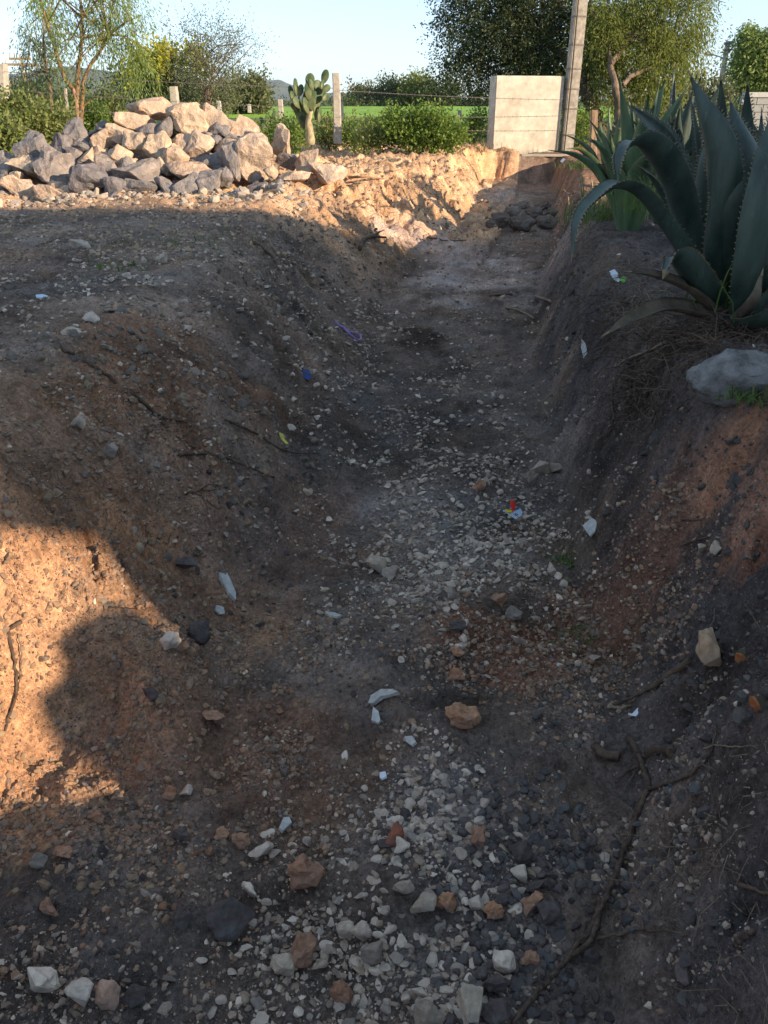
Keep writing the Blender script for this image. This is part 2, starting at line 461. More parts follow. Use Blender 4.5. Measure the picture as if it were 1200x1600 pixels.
def rock_mesh(name, seed, npts=13, stretch=(1, 1, 1), sub=1, rough=.05, rnd=.25, smooth=False):
    """an angular broken stone: hull of random points, edges worn"""
    r = random.Random(seed); bm = bmesh.new()
    for i in range(npts):
        v = Vector((r.gauss(0, 1), r.gauss(0, 1), r.gauss(0, 1))).normalized() * (1 - rnd * r.random())
        bm.verts.new((v.x * stretch[0] * .5, v.y * stretch[1] * .5, v.z * stretch[2] * .5))
    bmesh.ops.convex_hull(bm, input=bm.verts)
    loose = [v for v in bm.verts if not v.link_faces]
    bmesh.ops.delete(bm, geom=loose, context='VERTS')
    if sub:
        bmesh.ops.bevel(bm, geom=bm.edges[:], offset=.035, segments=1, affect='EDGES', clamp_overlap=True)
        bmesh.ops.triangulate(bm, faces=bm.faces[:])
        for _ in range(sub - 1 if sub > 1 else 0):
            long_e = [e for e in bm.edges if e.calc_length() > .16]
            bmesh.ops.subdivide_edges(bm, edges=long_e, cuts=1)
            bmesh.ops.triangulate(bm, faces=bm.faces[:])
        for v in bm.verts:
            nn = mnoise.noise(v.co * 3.1 + Vector((seed, 0, 0))) + .6 * mnoise.noise(v.co * 8 + Vector((seed, 5, 0)))
            v.co += v.co.normalized() * nn * rough * 2
    me = bpy.data.meshes.new(name)
    bmesh.ops.recalc_face_normals(bm, faces=bm.faces[:])
    bm.to_mesh(me); bm.free()
    me.polygons.foreach_set('use_smooth', np.full(len(me.polygons), smooth, bool))
    return me
def ico(sub):
    bm = bmesh.new(); bmesh.ops.create_icosphere(bm, subdivisions=sub, radius=.5)
    bm.verts.ensure_lookup_table()
    V = np.array([v.co[:] for v in bm.verts]); F = np.array([[v.index for v in f.verts] for f in bm.faces]); bm.free()
    return V, F

# ------------------------------------------------------------------ soil colours, patch by patch
GREYBROWN = (.155, .125, .105)
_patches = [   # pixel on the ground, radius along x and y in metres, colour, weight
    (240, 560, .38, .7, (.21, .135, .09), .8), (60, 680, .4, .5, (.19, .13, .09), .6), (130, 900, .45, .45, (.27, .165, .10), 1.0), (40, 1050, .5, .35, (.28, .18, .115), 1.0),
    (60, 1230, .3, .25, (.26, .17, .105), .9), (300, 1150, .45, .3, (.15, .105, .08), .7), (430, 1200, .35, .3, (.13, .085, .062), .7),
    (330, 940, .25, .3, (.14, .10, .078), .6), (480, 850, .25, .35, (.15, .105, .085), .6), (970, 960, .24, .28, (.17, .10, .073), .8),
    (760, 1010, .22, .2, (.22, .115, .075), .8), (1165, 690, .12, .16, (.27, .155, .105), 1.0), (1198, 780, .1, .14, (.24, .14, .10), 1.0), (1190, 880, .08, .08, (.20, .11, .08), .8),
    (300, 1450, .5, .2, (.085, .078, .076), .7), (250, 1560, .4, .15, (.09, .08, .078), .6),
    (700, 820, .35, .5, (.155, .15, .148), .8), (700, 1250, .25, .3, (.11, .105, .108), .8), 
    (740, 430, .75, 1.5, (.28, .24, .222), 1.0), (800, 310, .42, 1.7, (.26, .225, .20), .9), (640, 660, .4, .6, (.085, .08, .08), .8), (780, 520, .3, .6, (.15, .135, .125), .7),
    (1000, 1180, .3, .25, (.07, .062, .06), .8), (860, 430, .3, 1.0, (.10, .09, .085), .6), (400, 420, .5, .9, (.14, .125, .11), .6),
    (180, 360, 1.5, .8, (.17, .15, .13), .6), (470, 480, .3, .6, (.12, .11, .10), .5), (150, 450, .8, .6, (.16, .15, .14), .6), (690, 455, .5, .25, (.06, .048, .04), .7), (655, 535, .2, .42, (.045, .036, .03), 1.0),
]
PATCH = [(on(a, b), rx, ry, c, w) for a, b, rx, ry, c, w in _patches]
def soil_colour(x, y, z):
    n = len(x); C = np.tile(np.array(GREYBROWN), (n, 1))
    mid = .5 * (tb(TLT, y) + tb(TRT, y))
    left = x < mid
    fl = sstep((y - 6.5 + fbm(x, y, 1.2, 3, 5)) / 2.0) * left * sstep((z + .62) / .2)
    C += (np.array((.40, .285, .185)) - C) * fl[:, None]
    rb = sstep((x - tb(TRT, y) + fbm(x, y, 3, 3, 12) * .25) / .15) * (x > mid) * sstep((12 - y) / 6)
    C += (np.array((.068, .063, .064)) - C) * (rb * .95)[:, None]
    rf = (x > mid) * sstep((x - tb(TRT, y)) / .1) * sstep((y - 7) / 3)
    C += (np.array((.17, .115, .08)) - C) * rf[:, None]
    bed = (1 - sstep((z + .62) / .12)) * (~(rb > .5))
    C += (np.array((.105, .098, .093)) - C) * (bed * .7 * sstep((7 - y) / 2) )[:, None]
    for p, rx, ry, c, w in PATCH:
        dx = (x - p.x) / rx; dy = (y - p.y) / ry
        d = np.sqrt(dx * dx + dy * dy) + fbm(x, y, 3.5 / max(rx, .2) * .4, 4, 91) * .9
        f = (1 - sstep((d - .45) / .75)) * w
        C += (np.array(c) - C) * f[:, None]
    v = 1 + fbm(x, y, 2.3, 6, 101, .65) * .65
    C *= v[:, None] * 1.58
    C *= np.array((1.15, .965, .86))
    hue = fbm(x, y, 4.1, 4, 131) * .28
    C[:, 0] *= 1 + hue * .5; C[:, 2] *= 1 - hue * .5
    grass = sstep((y - 16.2 + fbm(x, y, .8, 2, 7) * 1.5) / 1.6)
    C += (np.array((.07, .10, .03)) * (1 + fbm(x, y, .5, 3, 9))[:, None] - C) * grass[:, None]
    lg = sstep((-x - 4.2 + (y - 9.5) * .35) / 1.0) * sstep((y - 10) / 1)
    C += (np.array((.09, .11, .04)) - C) * (lg * .7)[:, None]
    return np.clip(C, .01, .9)

def build_ground():
    ys = np.concatenate([[-12, -6, -3, -1.5, -1], np.arange(-.8, .44, .04), .45 * (16.5 / .45) ** np.linspace(0, 1, 860), 16.5 * (900 / 16.5) ** (np.linspace(0, 1, 90)[1:])])
    s = np.linspace(-1, 1, 640)
    ext = np.array([.03, .08, .16, .28, .45, .7, 1.0]) 
    X = []
    for y in ys:
        yc = max(y, .3)
        hw = .56 * (max(y, .5) + .35) + .25 + (.9 if y < .44 else 0)
        far = max(40.0, hw * 1.6)
        core = s * hw
        o = hw + (far - hw) * ext
        X.append(np.concatenate([-o[::-1], core, o]))
    X = np.array(X); Y = np.repeat(ys[:, None], X.shape[1], 1)
    Z = H(X.ravel(), Y.ravel())
    Yr = Y.ravel()
    V = np.stack([X.ravel(), Yr, Z], 1)
    nr, nc = X.shape
    i = np.arange(nr * nc).reshape(nr, nc)
    F = np.stack([i[:-1, :-1], i[:-1, 1:], i[1:, 1:], i[1:, :-1]], -1).reshape(-1, 4)
    me = mesh_np('ground', V, F, True)
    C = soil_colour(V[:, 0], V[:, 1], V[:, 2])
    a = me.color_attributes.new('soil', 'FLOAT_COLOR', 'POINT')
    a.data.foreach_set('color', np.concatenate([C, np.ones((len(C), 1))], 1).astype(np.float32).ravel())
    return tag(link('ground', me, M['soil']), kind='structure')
build_ground()

# far country: the plain beyond, a green field and the hills
mb = MB()
for (x0, x1, y0, y1) in ((-6000, 6000, 890, 9000), (-6000, -60, -200, 891), (60, 6000, -200, 891)):
    pass
V = [(-7000, -700, -1.2), (7000, -700, -1.2), (7000, 9000, -1.2), (-7000, 9000, -1.2)]
mb.add(V, [(0, 1, 2, 3)])
tag(mb.build('plain', plain_mat('dry_plain', (.12, .12, .05), .2, .05, .95, 0)), kind='structure')

def field(name, x0, x1, y0, y1, col, label_col2, z=.10):
    nx, ny = 60, 40
    xs = np.linspace(x0, x1, nx); ys = np.linspace(y0, y1, ny)
    X, Y = np.meshgrid(xs, ys)
    Z = z + fbm(X, Y, .6, 3, 55) * .12
    Z[0, :] -= .3; Z[-1, :] -= .3
    i = np.arange(nx * ny).reshape(ny, nx)
    F = np.stack([i[:-1, :-1], i[:-1, 1:], i[1:, 1:], i[1:, :-1]], -1).reshape(-1, 4)
    me = mesh_np(name, np.stack([X.ravel(), Y.ravel(), Z.ravel()], 1), F, True)
    m = plain_mat(name + '_crop', col, .2, .5, .9, .0, (1, .3, 1), col2=label_col2)
    return tag(link(name, me, m), kind='structure')
field('field', -60, 60, 44, 96, (.20, .34, .035), (.24, .36, .05), .14)
field('field', -50, 50, 26, 41, (.10, .17, .03), (.14, .18, .05), .06)

def hill(name, px0, px1, tops, d, mat):
    V = []; n = 60
    for k in range(n + 1):
        px = px0 + (px1 - px0) * k / n
        e = np.interp(px, [t[0] for t in tops], [t[1] for t in tops])
        p = at(px, e, d); h = max(1.0, p.z + 6 * mnoise.noise(Vector((px * .06, 0, 0))) + 3 * mnoise.noise(Vector((px * .25, 3, 0))))
        for j in range(13):
            v = j / 12.0
            V.append((p.x, d + (v - .35) * 1400, -2 + h * math.sin(math.pi * min(1, v / .7 if v < .35 else .5 + (v - .35) / 1.3)) ** 1.2 + (mnoise.noise(Vector((px * .1, v * 7, 1))) * h * .12 if 0 < j < 12 else -1)))
    F = []
    for k in range(n):
        for j in range(12):
            a = k * 13 + j; F.append((a, a + 13, a + 14, a + 1))
    b = MB(); b.add(V, F)
    return tag(b.build(name, mat, None, True), kind='structure')
M['hill'] = plain_mat('wooded_hill', (.045, .06, .035), .3, .01, .95, 0)
hill('hills', -220, 330, [(-220, 125), (-60, 112), (40, 116), (100, 103), (180, 112), (260, 138), (330, 152)], 2600, M['hill'])
hill('hills', 270, 700, [(270, 150), (350, 130), (410, 122), (440, 126), (470, 141), (520, 144), (600, 148), (700, 154)], 3000, M['hill'])

# ------------------------------------------------------------------ foliage
def blob(px, py, rx, ry, d, n, ddep=None):
    c = at(px, py, d); k = d * .93 / FPX * 1.08
    return (np.array(c), np.array([rx * k, (ddep if ddep else rx * k * .8), ry * k]), n)
def foliage(blobs, leaf=.06, width=.018, twig=.3, k=8, droop=.0, spread=.8, shell=.55, clump=.35, seed=1, wob=.5):
    """leaf-sized faces set along many short twigs that fill clumps of the crown"""
    g = np.random.default_rng(seed); VS = []
    for c, r, n in blobs:
        nt = max(1, n // k)
        ncl = max(3, int(nt / 22))
        u = g.normal(size=(ncl, 3)); u /= np.linalg.norm(u, axis=1)[:, None]
        rr = (shell + (1 - shell) * g.random(ncl)) ** .7
        cc = c + u * rr[:, None] * r
        idx = g.integers(0, ncl, nt)
        rad_c = clump * r.mean() * (.6 + .8 * g.random(ncl))
        off = g.normal(size=(nt, 3)) * .5
        st = cc[idx] + off * rad_c[idx][:, None]
        out = off + .7 * u[idx] + g.normal(size=(nt, 3)) * .6
        out /= np.linalg.norm(out, axis=1)[:, None] + 1e-6
        out[:, 2] -= droop; 
        L = twig * (.5 + g.random(nt))
        t = (np.arange(k) + .5) / k
        P = st[:, None, :] + out[:, None, :] * (L[:, None] * t[None, :])[:, :, None]
        P[:, :, 2] -= droop * (L[:, None] * t[None, :] ** 2) * 1.2
        D = out[:, None, :] + g.normal(size=(nt, k, 3)) * spread
        D[:, :, 2] -= droop * 1.2
        D /= np.linalg.norm(D, axis=2)[:, :, None] + 1e-6
        S = np.cross(D, g.normal(size=(nt, k, 3))); S /= np.linalg.norm(S, axis=2)[:, :, None] + 1e-6
        ll = (leaf * (.6 + .8 * g.random((nt, k))))[:, :, None]; ww = width * (.7 + .6 * g.random((nt, k)))[:, :, None]
        P = P + g.normal(size=P.shape) * leaf * wob
        q = np.stack([P, P + D * ll * .5 + S * ww, P + D * ll, P + D * ll * .5 - S * ww], 2)
        VS.append(q.reshape(-1, 3))
    V = np.concatenate(VS); F = np.arange(len(V)).reshape(-1, 4)
    return V, F
def plant(name, base, blobs, mat, label, cat, group=None, stems=None, stem_mat=None, seed=1, crown_name='crown', trunk_name='trunk', **kw):
    root = empty(name, base); tag(root, label, cat, group)
    V, F = foliage(blobs, seed=seed, **kw)
    V = V - np.array(base)
    o = link(crown_name, mesh_np(crown_name, V, F), mat, root)
    if stems:
        b = MB()
        for pts, r0, r1 in stems:
            c = curve_pts(pts, max(6, len(pts) * 4)) if len(pts) > 2 else [Vector(p) for p in pts]
            m = len(c)
            c = [p + Vector((random.uniform(-1, 1), random.uniform(-1, 1), 0)) * r0 * .25 for p in c]
            b.tube(c, [r0 + (r1 - r0) * i / (m - 1) for i in range(m)], 7, wob=.12)
        t = b.build(trunk_name, stem_mat or M['bark'], None, True)
        t.parent = root; t.matrix_parent_inverse = Matrix.Translation(base).inverted()
    return root
def twigs_to(blobs, start, n, r=.02, seed=3, tip=.004):
    g = random.Random(seed); out = []
    for i in range(n):
        c, rr, _ = g.choice(blobs)
        e = Vector(c) + Vector([g.uniform(-.8, .8) * q for q in rr])
        s = Vector(start[g.randrange(len(start))])
        m = (s + e) / 2 + Vector((g.uniform(-.15, .15), g.uniform(-.15, .15), .12)) * (e - s).length
        out.append(([s, m, e], r, tip))
    return out

L_PEPPER = leaf_mat('pepper_tree_leaves', [(0.188, 0.264, 0.072), (0.263, 0.336, 0.096), (0.325, 0.372, 0.108), (0.15, 0.216, 0.066)], .5)
L_PEPPER2 = leaf_mat('yellow_green_leaves', [(.15, .20, .04), (.26, .29, .06), (.12, .16, .04), (.32, .32, .08)], .5)
L_DARK = leaf_mat('mesquite_leaves', [(0.04, 0.063, 0.022), (0.057, 0.081, 0.028), (0.086, 0.103, 0.033), (0.057, 0.069, 0.033)], .3)
L_OLIVE = leaf_mat('olive_leaves', [(.12, .14, .05), (.17, .18, .07), (.09, .115, .04), (.20, .18, .09)], .35)
L_GREY = leaf_mat('grey_green_leaves', [(.15, .17, .09), (.20, .21, .12), (.12, .14, .07)], .35)
L_YELLOW = leaf_mat('yellow_flowers', [(.42, .38, .02), (.50, .44, .03), (.30, .32, .03)], .35)
L_BUSH = leaf_mat('bright_bush_leaves', [(.13, .21, .035), (.19, .27, .05), (.09, .16, .025), (.26, .31, .07)], .4)
L_WEED = leaf_mat('weed_leaves', [(.16, .20, .05), (.22, .25, .07), (.12, .16, .04), (.27, .25, .10)], .35)
L_FAR = leaf_mat('far_tree_leaves', [(.05, .08, .025), (.075, .105, .03), (.10, .125, .04), (.04, .06, .025)], .3)

# tall pepper tree at the left, three stems
d = 18.0
def s6(pts, dd): return [at(x / 5, y / 5, dd) for x, y in pts]
TF = .36
B1 = [blob(78, 2, 34, 26, d, 5200), blob(62, -38, 40, 34, d, 3000), blob(128, 22, 30, 24, d, 2600), blob(178, 14, 34, 34, d, 5200), blob(205, 38, 26, 40, d, 4600), blob(208, 85, 18, 34, d, 2600), blob(160, 40, 24, 20, d, 1600),
      blob(190, -30, 44, 30, d, 4000), blob(120, -40, 50, 30, d, 3000), blob(110, 62, 24, 18, d, 900), blob(98, 110, 18, 12, d, 450), blob(125, 92, 18, 9, d, 350)]
st = [(s6([(600, 1090), (600, 760), (500, 600), (430, 370), (370, 180), (320, 30), (250, -150)], d), 0.058, 0.021),
      (s6([(612, 1090), (605, 640), (630, 400), (640, 120), (600, -100)], d), 0.054, 0.021),
      (s6([(622, 1090), (640, 800), (660, 600), (780, 400), (850, 280), (900, 230), (1030, 150)], d), 0.048, 0.010),
      (s6([(800, 370), (800, 200), (760, 60)], d), 0.020, 0.007), (s6([(340, 100), (250, 180), (220, 240)], d), 0.014, 0.004),
      (s6([(430, 370), (560, 300), (640, 400), (700, 540)], d), 0.012, 0.004), (s6([(640, 830), (690, 800), (720, 790)], d), 0.024, 0.014), (s6([(640, 150), (740, 60), (800, 20)], d), 0.020, 0.007)]
st += twigs_to(B1, s6([(370, 180), (640, 140), (850, 280), (600, -80), (640, 300)], d), 34, .018, 5)
B1 = [(c, rr * np.array([.78, .8, .85]), int(n * TF)) for c, rr, n in B1]
plant('pepper_tree', at(121, 218, d), B1, L_PEPPER, 'tall light green pepper tree with three bare reddish stems behind the stone pile', 'tree', stems=st, stem_mat=M['bark_red'], leaf=.085, width=.009, twig=.42, k=12, droop=.9, clump=.5, seed=2)
d = 17.0
B = [blob(45, 58, 16, 14, d, 600), blob(62, 80, 15, 20, d, 800), blob(78, 60, 14, 18, d, 600), blob(32, 116, 14, 10, d, 220), blob(70, 115, 12, 10, d, 250), blob(92, 108, 9, 9, d, 160)]
st = [(s6([(445, 1100), (400, 780), (370, 560), (340, 350), (335, 150)], d), .055, .012), (s6([(385, 770), (260, 700), (190, 620), (120, 600)], d), .03, .008),
      (s6([(360, 480), (240, 300), (200, 280)], d), .02, .006)] + twigs_to(B, s6([(370, 560), (340, 350), (190, 620)], d), 12, .012, 9)
plant('young_pepper_tree', at(90, 222, d), B, leaf_mat('dusty_green_leaves', [(.07, .11, .05), (.10, .14, .06), (.13, .16, .07)], .35), 'thin dark-stemmed young tree left of the three-stemmed pepper tree', 'tree', stems=st, leaf=.08, width=.009, twig=.4, k=9, droop=.8, clump=.5, seed=4)

# wispy mesquite
d = 22.0
B = [blob(332, 84, 36, 28, d, 3400), blob(300, 74, 30, 18, d, 900), blob(368, 78, 30, 20, d, 800), blob(350, 120, 36, 28, d, 2400), blob(318, 120, 26, 26, d, 1500), blob(262, 66, 26, 14, d, 380), blob(385, 60, 18, 8, d, 120), blob(312, 50, 24, 10, d, 260)]
b0 = at(322, 175, d)
stw = [([b0, at(x1, 130, d), at(x2, y2, d)], .03, .005) for x1, x2, y2 in ((328, 345, 70), (332, 372, 72), (318, 300, 65), (312, 268, 62), (330, 330, 55), (342, 398, 68), (322, 312, 50))]
plant('wispy_tree', b0, B, L_GREY, 'thin grey green see-through tree standing behind the stone pile', 'tree', stems=stw + twigs_to(B, [at(330, 120, d), at(345, 100, d), at(315, 100, d)], 26, .012, 8), leaf=.05, width=.011, twig=.45, k=8, clump=.6, seed=6, shell=.2)
# yellow flowered bush
d = 25.0
B = [blob(262, 92, 18, 10, d, 900), blob(252, 108, 12, 16, d, 800), blob(290, 96, 14, 12, d, 500), blob(215, 104, 14, 9, d, 500), blob(238, 96, 10, 8, d, 300)]
B2 = [blob(285, 125, 18, 20, d, 1500), blob(245, 132, 15, 16, d + 1, 800), blob(218, 130, 18, 16, d + 1, 1000)]
r = plant('yellow_bush', at(270, 172, d), B2, L_OLIVE, 'tall bush covered in yellow blossom behind the stone pile', 'bush', stems=twigs_to(B2, [at(270, 172, d), at(240, 172, d)], 10, .03, 2), leaf=.11, width=.03, twig=.4, k=7, clump=.5, seed=7, trunk_name='stems')
V, F = foliage(B, leaf=.11, width=.04, twig=.3, k=6, clump=.5, seed=8)
link('blossom', mesh_np('blossom', V - np.array(r.location), F), L_YELLOW, r)
# round far tree, and others of the middle distance
def fartree(name, px, py, rx, ry, d, n, mat, label, base_y, seed, group=None, leaf=.16):
    Bs = [blob(px, py, rx, ry, d, n)]
    for k in range(5):
        Bs.append(blob(px + rx * random.uniform(-.7, .7), py + ry * random.uniform(-.5, .6), rx * .55, ry * .55, d, n // 4))
    base = at(px, base_y, d)
    return plant(name, base, Bs, mat, label, 'tree', group, stems=[([base, at(px + 2, py, d)], .01 * d * .3, .01 * d * .15)] + twigs_to(Bs, [at(px, py + ry * .4, d)], 8, .04, seed), leaf=leaf, width=leaf * .35, twig=leaf * 4, k=6, clump=.5, seed=seed)
fartree('round_tree', 385, 149, 25, 16, 48, 4200, L_OLIVE, 'round dark olive tree at the near edge of the bright green field', 174, 11)
fartree('field_tree', 565, 150, 15, 9, 105, 900, L_OLIVE, 'small pale tree beside the far power pole', 165, 12, leaf=.25)
fartree('field_tree', 618, 148, 22, 14, 100, 2000, L_FAR, 'broad lit tree left of the dark hedge across the field', 168, 13, leaf=.25)
fartree('field_tree', 651, 144, 16, 15, 98, 1700, L_PEPPER2, 'tallest yellow green tree in the far tree line', 168, 14, leaf=.25)
fartree('field_tree', 684, 146, 20, 13, 96, 1900, L_FAR, 'low round tree next to the dark crown of the big tree', 168, 15, leaf=.25)
def hedge(name, x0, x1, yt, yb, d, n, mat, label, seed, cat='hedge', leaf=.2, step=None):
    Bs = []; step = step or (yb - yt) * 1.1; x = x0
    while x < x1:
        h = (yb - yt) * random.uniform(.38, .56)
        Bs.append(blob(x, yb - h, step * .8, h, d * random.uniform(.97, 1.03), int(n * step / (x1 - x0)))); x += step
    base = at((x0 + x1) / 2, yb, d); base.z = gz(base.x, base.y) if d < 30 else base.z
    root = empty(name, base); tag(root, label, cat)
    V, F = foliage(Bs, leaf=leaf, width=leaf * .32, twig=leaf * 3, k=6, clump=.55, seed=seed, shell=.15)
    link('foliage', mesh_np('foliage', V - np.array(base), F), mat, root)
    b = MB()
    for c, rr, _ in Bs:
        b.tube([(c[0], c[1], c[2] - rr[2] * 1.2), (c[0] + rr[0] * .1, c[1], c[2])], [.006 * d * .25, .002 * d * .25], 5)
    t = b.build('stems', M['bark']); t.parent = root; t.matrix_parent_inverse = Matrix.Translation(base).inverted()
    return root
hedge('hedge', 560, 780, 148, 173, 102, 9000, L_DARK, 'dark hedge along the far side of the green field', 21, leaf=.28)
hedge('hedge', 430, 620, 160, 172, 95, 2600, L_FAR, 'low lit hedge beyond the field behind the cactus', 22, leaf=.22)
hedge('hedge', -60, 330, 134, 168, 44, 8000, L_DARK, 'dark row of bushes behind the tall pepper tree', 23, leaf=.15)
hedge('hedge', 290, 345, 135, 170, 34, 2200, L_OLIVE, 'olive scrub at the foot of the wispy tree', 24, leaf=.12)

# big dark tree and the lit pepper tree behind the concrete block
d = 21.0
B = [blob(745, 55, 46, 48, d, 7500), blob(795, 30, 56, 44, d, 8500), blob(745, 5, 50, 30, d, 4500), blob(790, 95, 50, 34, d, 6500), blob(735, 112, 30, 26, d, 2400), blob(850, 60, 40, 60, d, 7000), blob(760, -40, 70, 40, d, 5000), blob(850, -30, 50, 40, d, 4000), blob(850, 130, 40, 30, d, 3000), blob(705, 90, 14, 30, d, 500), blob(890, 40, 40, 44, d + .6, 9000), blob(905, 100, 36, 34, d + .8, 6500), blob(830, 100, 40, 34, d, 4500), blob(935, 70, 34, 44, d + .6, 6000), blob(960, 20, 40, 34, d + .6, 4000)]
g0 = at(936, 215, 20.)
st = [([g0, at(925, 165, 20.), at(905, 120, 20.3), at(850, 60, d), at(790, 20, d)], .2, .05), ([at(912, 130, 20.), at(870, 110, d), at(800, 100, d), at(750, 110, d)], .07, .02), ([at(905, 120, 20.3), at(900, 60, d), at(870, 0, d)], .09, .03)]
plant('dark_mesquite_tree', g0, B, L_DARK, 'big dark feathery tree rising behind the concrete block', 'tree', stems=st + twigs_to(B, [at(850, 60, d), at(800, 100, d), at(800, 30, d)], 40, .025, 31), stem_mat=M['bark_dark'], leaf=.06, width=.016, twig=.5, k=12, droop=.15, clump=.34, seed=31, shell=.3)
d = 20.0
B = [blob(935, 60, 36, 44, d, 6200), blob(985, 40, 50, 46, d, 8000), blob(1040, 35, 42, 42, d, 7500), blob(1080, 22, 28, 34, d, 4000), blob(1000, 95, 44, 32, d, 5000), blob(1045, 90, 26, 26, d, 2600), blob(950, 130, 34, 26, d, 2400), blob(1000, 138, 34, 20, d, 1800), blob(980, -35, 70, 34, d, 5000), blob(1070, -25, 44, 26, d, 3200), blob(1025, 118, 26, 18, d, 1500)]
g1 = at(962, 212, 19.)
st = [([g1, at(968, 175, 19.), at(962, 140, 19.), at(955, 105, 19.3), at(950, 70, d)], .11, .05), ([at(965, 150, 19.), at(985, 120, 19.2), at(1040, 95, d), at(1080, 60, d)], .06, .02), ([at(955, 100, 19.3), at(985, 60, d), at(1030, 20, d)], .06, .02), ([at(950, 70, d), at(930, 30, d), at(920, -20, d)], .05, .02)]
plant('lit_pepper_tree', g1, B, L_PEPPER2, 'large yellow green pepper tree lit from the right, behind the agaves', 'tree', stems=st + twigs_to(B, [at(950, 70, d), at(1040, 95, d), at(985, 60, d)], 40, .02, 33), stem_mat=M['bark'], leaf=.07, width=.011, twig=.42, k=12, droop=.6, clump=.36, seed=33, shell=.3)
d = 30.0
B = [blob(1186, 66, 24, 20, d, 3200), blob(1215, 60, 30, 28, d, 3000), blob(1182, 95, 22, 22, d, 3000), blob(1205, 110, 30, 24, d, 3800), blob(1165, 62, 12, 9, d, 400), blob(1240, 90, 40, 40, d, 3000), blob(1172, 122, 14, 12, d, 700)]
plant('pepper_tree', at(1162, 178, d), B, L_PEPPER, 'leafy tree at the right edge beside the street light', 'tree', stems=[([at(1160, 180, d), at(1166, 130, d), at(1185, 90, d)], .14, .06), ([at(1166, 140, d), at(1200, 100, d)], .1, .04)] + twigs_to(B, [at(1180, 90, d)], 12, .03, 41), stem_mat=M['bark'], leaf=.13, width=.028, twig=.6, k=8, droop=.5, clump=.45, seed=41, shell=.3)
hedge('scrub', 1020, 1125, 128, 186, 27, 5200, L_OLIVE, 'olive brown scrub behind the agaves under the street light', 42, 'bush', leaf=.10, step=24)

# greenery along the fence
def bush(name, blobs, base, mat, label, seed, group=None, leaf=.045, width=.016, twig=.16, cat='bush', n_st=12, droop=0.):
    return plant(name, base, blobs, mat, label, cat, group, stems=twigs_to(blobs, [base], n_st, .009, seed, .003), stem_mat=M['root_pale'], crown_name='leaves', trunk_name='stems', leaf=leaf, width=width, twig=twig, k=6, clump=.45, seed=seed, shell=.2, droop=droop)
d = 13.4
bush('green_bush', [blob(648, 205, 32, 20, d, 3000), blob(685, 208, 30, 17, d, 2600), blob(620, 200, 20, 18, d, 1500), blob(670, 186, 12, 12, d, 500), blob(708, 212, 14, 12, d, 800), blob(655, 190, 24, 12, d, 1200)], at(660, 228, d), L_BUSH, 'bright green leafy bush between the fence post and the concrete block', 51, n_st=26)
bush('dark_weed', [blob(742, 205, 14, 22, 15.5, 900), blob(728, 195, 12, 16, 15.5, 500)], at(742, 226, 15.5), L_BUSH, 'weeds growing against the left side of the concrete block', 52)
bush('roadside_weed', [blob(905, 215, 18, 22, 16.5, 2000), blob(905, 190, 14, 14, 16.5, 700)], at(905, 238, 16.5), L_BUSH, 'bright green weeds between the tall pole and the wooden post', 53)
for i, (x, y, rx, ry, dd, lab, mt) in enumerate((
        (25, 195, 34, 30, 14.0, 'large straggly green shrub at the left edge below the leaning post', L_WEED), (75, 205, 26, 22, 14.5, 'low green shrub beside the young tree stem', L_WEED), (5, 222, 26, 16, 12.5, 'yellowish weeds at the left edge next to the pile', L_WEED),
        (130, 190, 30, 14, 19.0, 'green weeds at the foot of the three-stemmed tree', L_BUSH), (45, 168, 40, 16, 19.0, 'upright green scrub behind the left shrub', L_WEED), (165, 180, 20, 22, 21, 'dark green shrub right of the three-stemmed tree', L_OLIVE))):
    bush('shrub', [blob(x, y, rx, ry, dd, 3000), blob(x + rx * .4, y - ry * .4, rx * .5, ry * .6, dd, 900), blob(x - rx * .4, y - ry * .2, rx * .5, ry * .7, dd, 900)], at(x, y + ry, dd), mt, lab, 60 + i, leaf=.06, width=.018, twig=.22)
for i, (x, y, rx, ry, dd, lab) in enumerate((
        (455, 214, 16, 12, 13.6, 'weeds left of the cactus trunk'), (510, 212, 14, 14, 14.3, 'weeds between the cactus and the thick fence post'), (560, 208, 22, 12, 14.6, 'weeds just right of the thick fence post'),
        (585, 218, 12, 7, 13.4, 'low weeds below the left end of the bright bush'), (432, 205, 14, 10, 15.0, 'weeds around the small cactus'), (598, 200, 14, 10, 17, 'paler weeds behind the fence left of the bright bush'))):
    bush('weed', [blob(x, y, rx, ry, dd, 1300)], at(x, y + ry, dd), L_WEED if i % 2 else L_BUSH, lab, 80 + i, leaf=.05, width=.014, twig=.2, cat='weed')
# loose verge growth nobody could count
Bs = [blob(x, 205 + random.uniform(-3, 6), 20, random.uniform(4, 8), random.uniform(16, 24), 420) for x in range(400, 780, 16)]
V, F = foliage(Bs, leaf=.07, width=.014, twig=.25, k=6, seed=90, shell=.1)
tag(link('verge_weeds', mesh_np('verge_weeds', V, F), L_WEED), 'tangle of green weeds along the field edge behind the fence', 'weeds', kind='stuff')

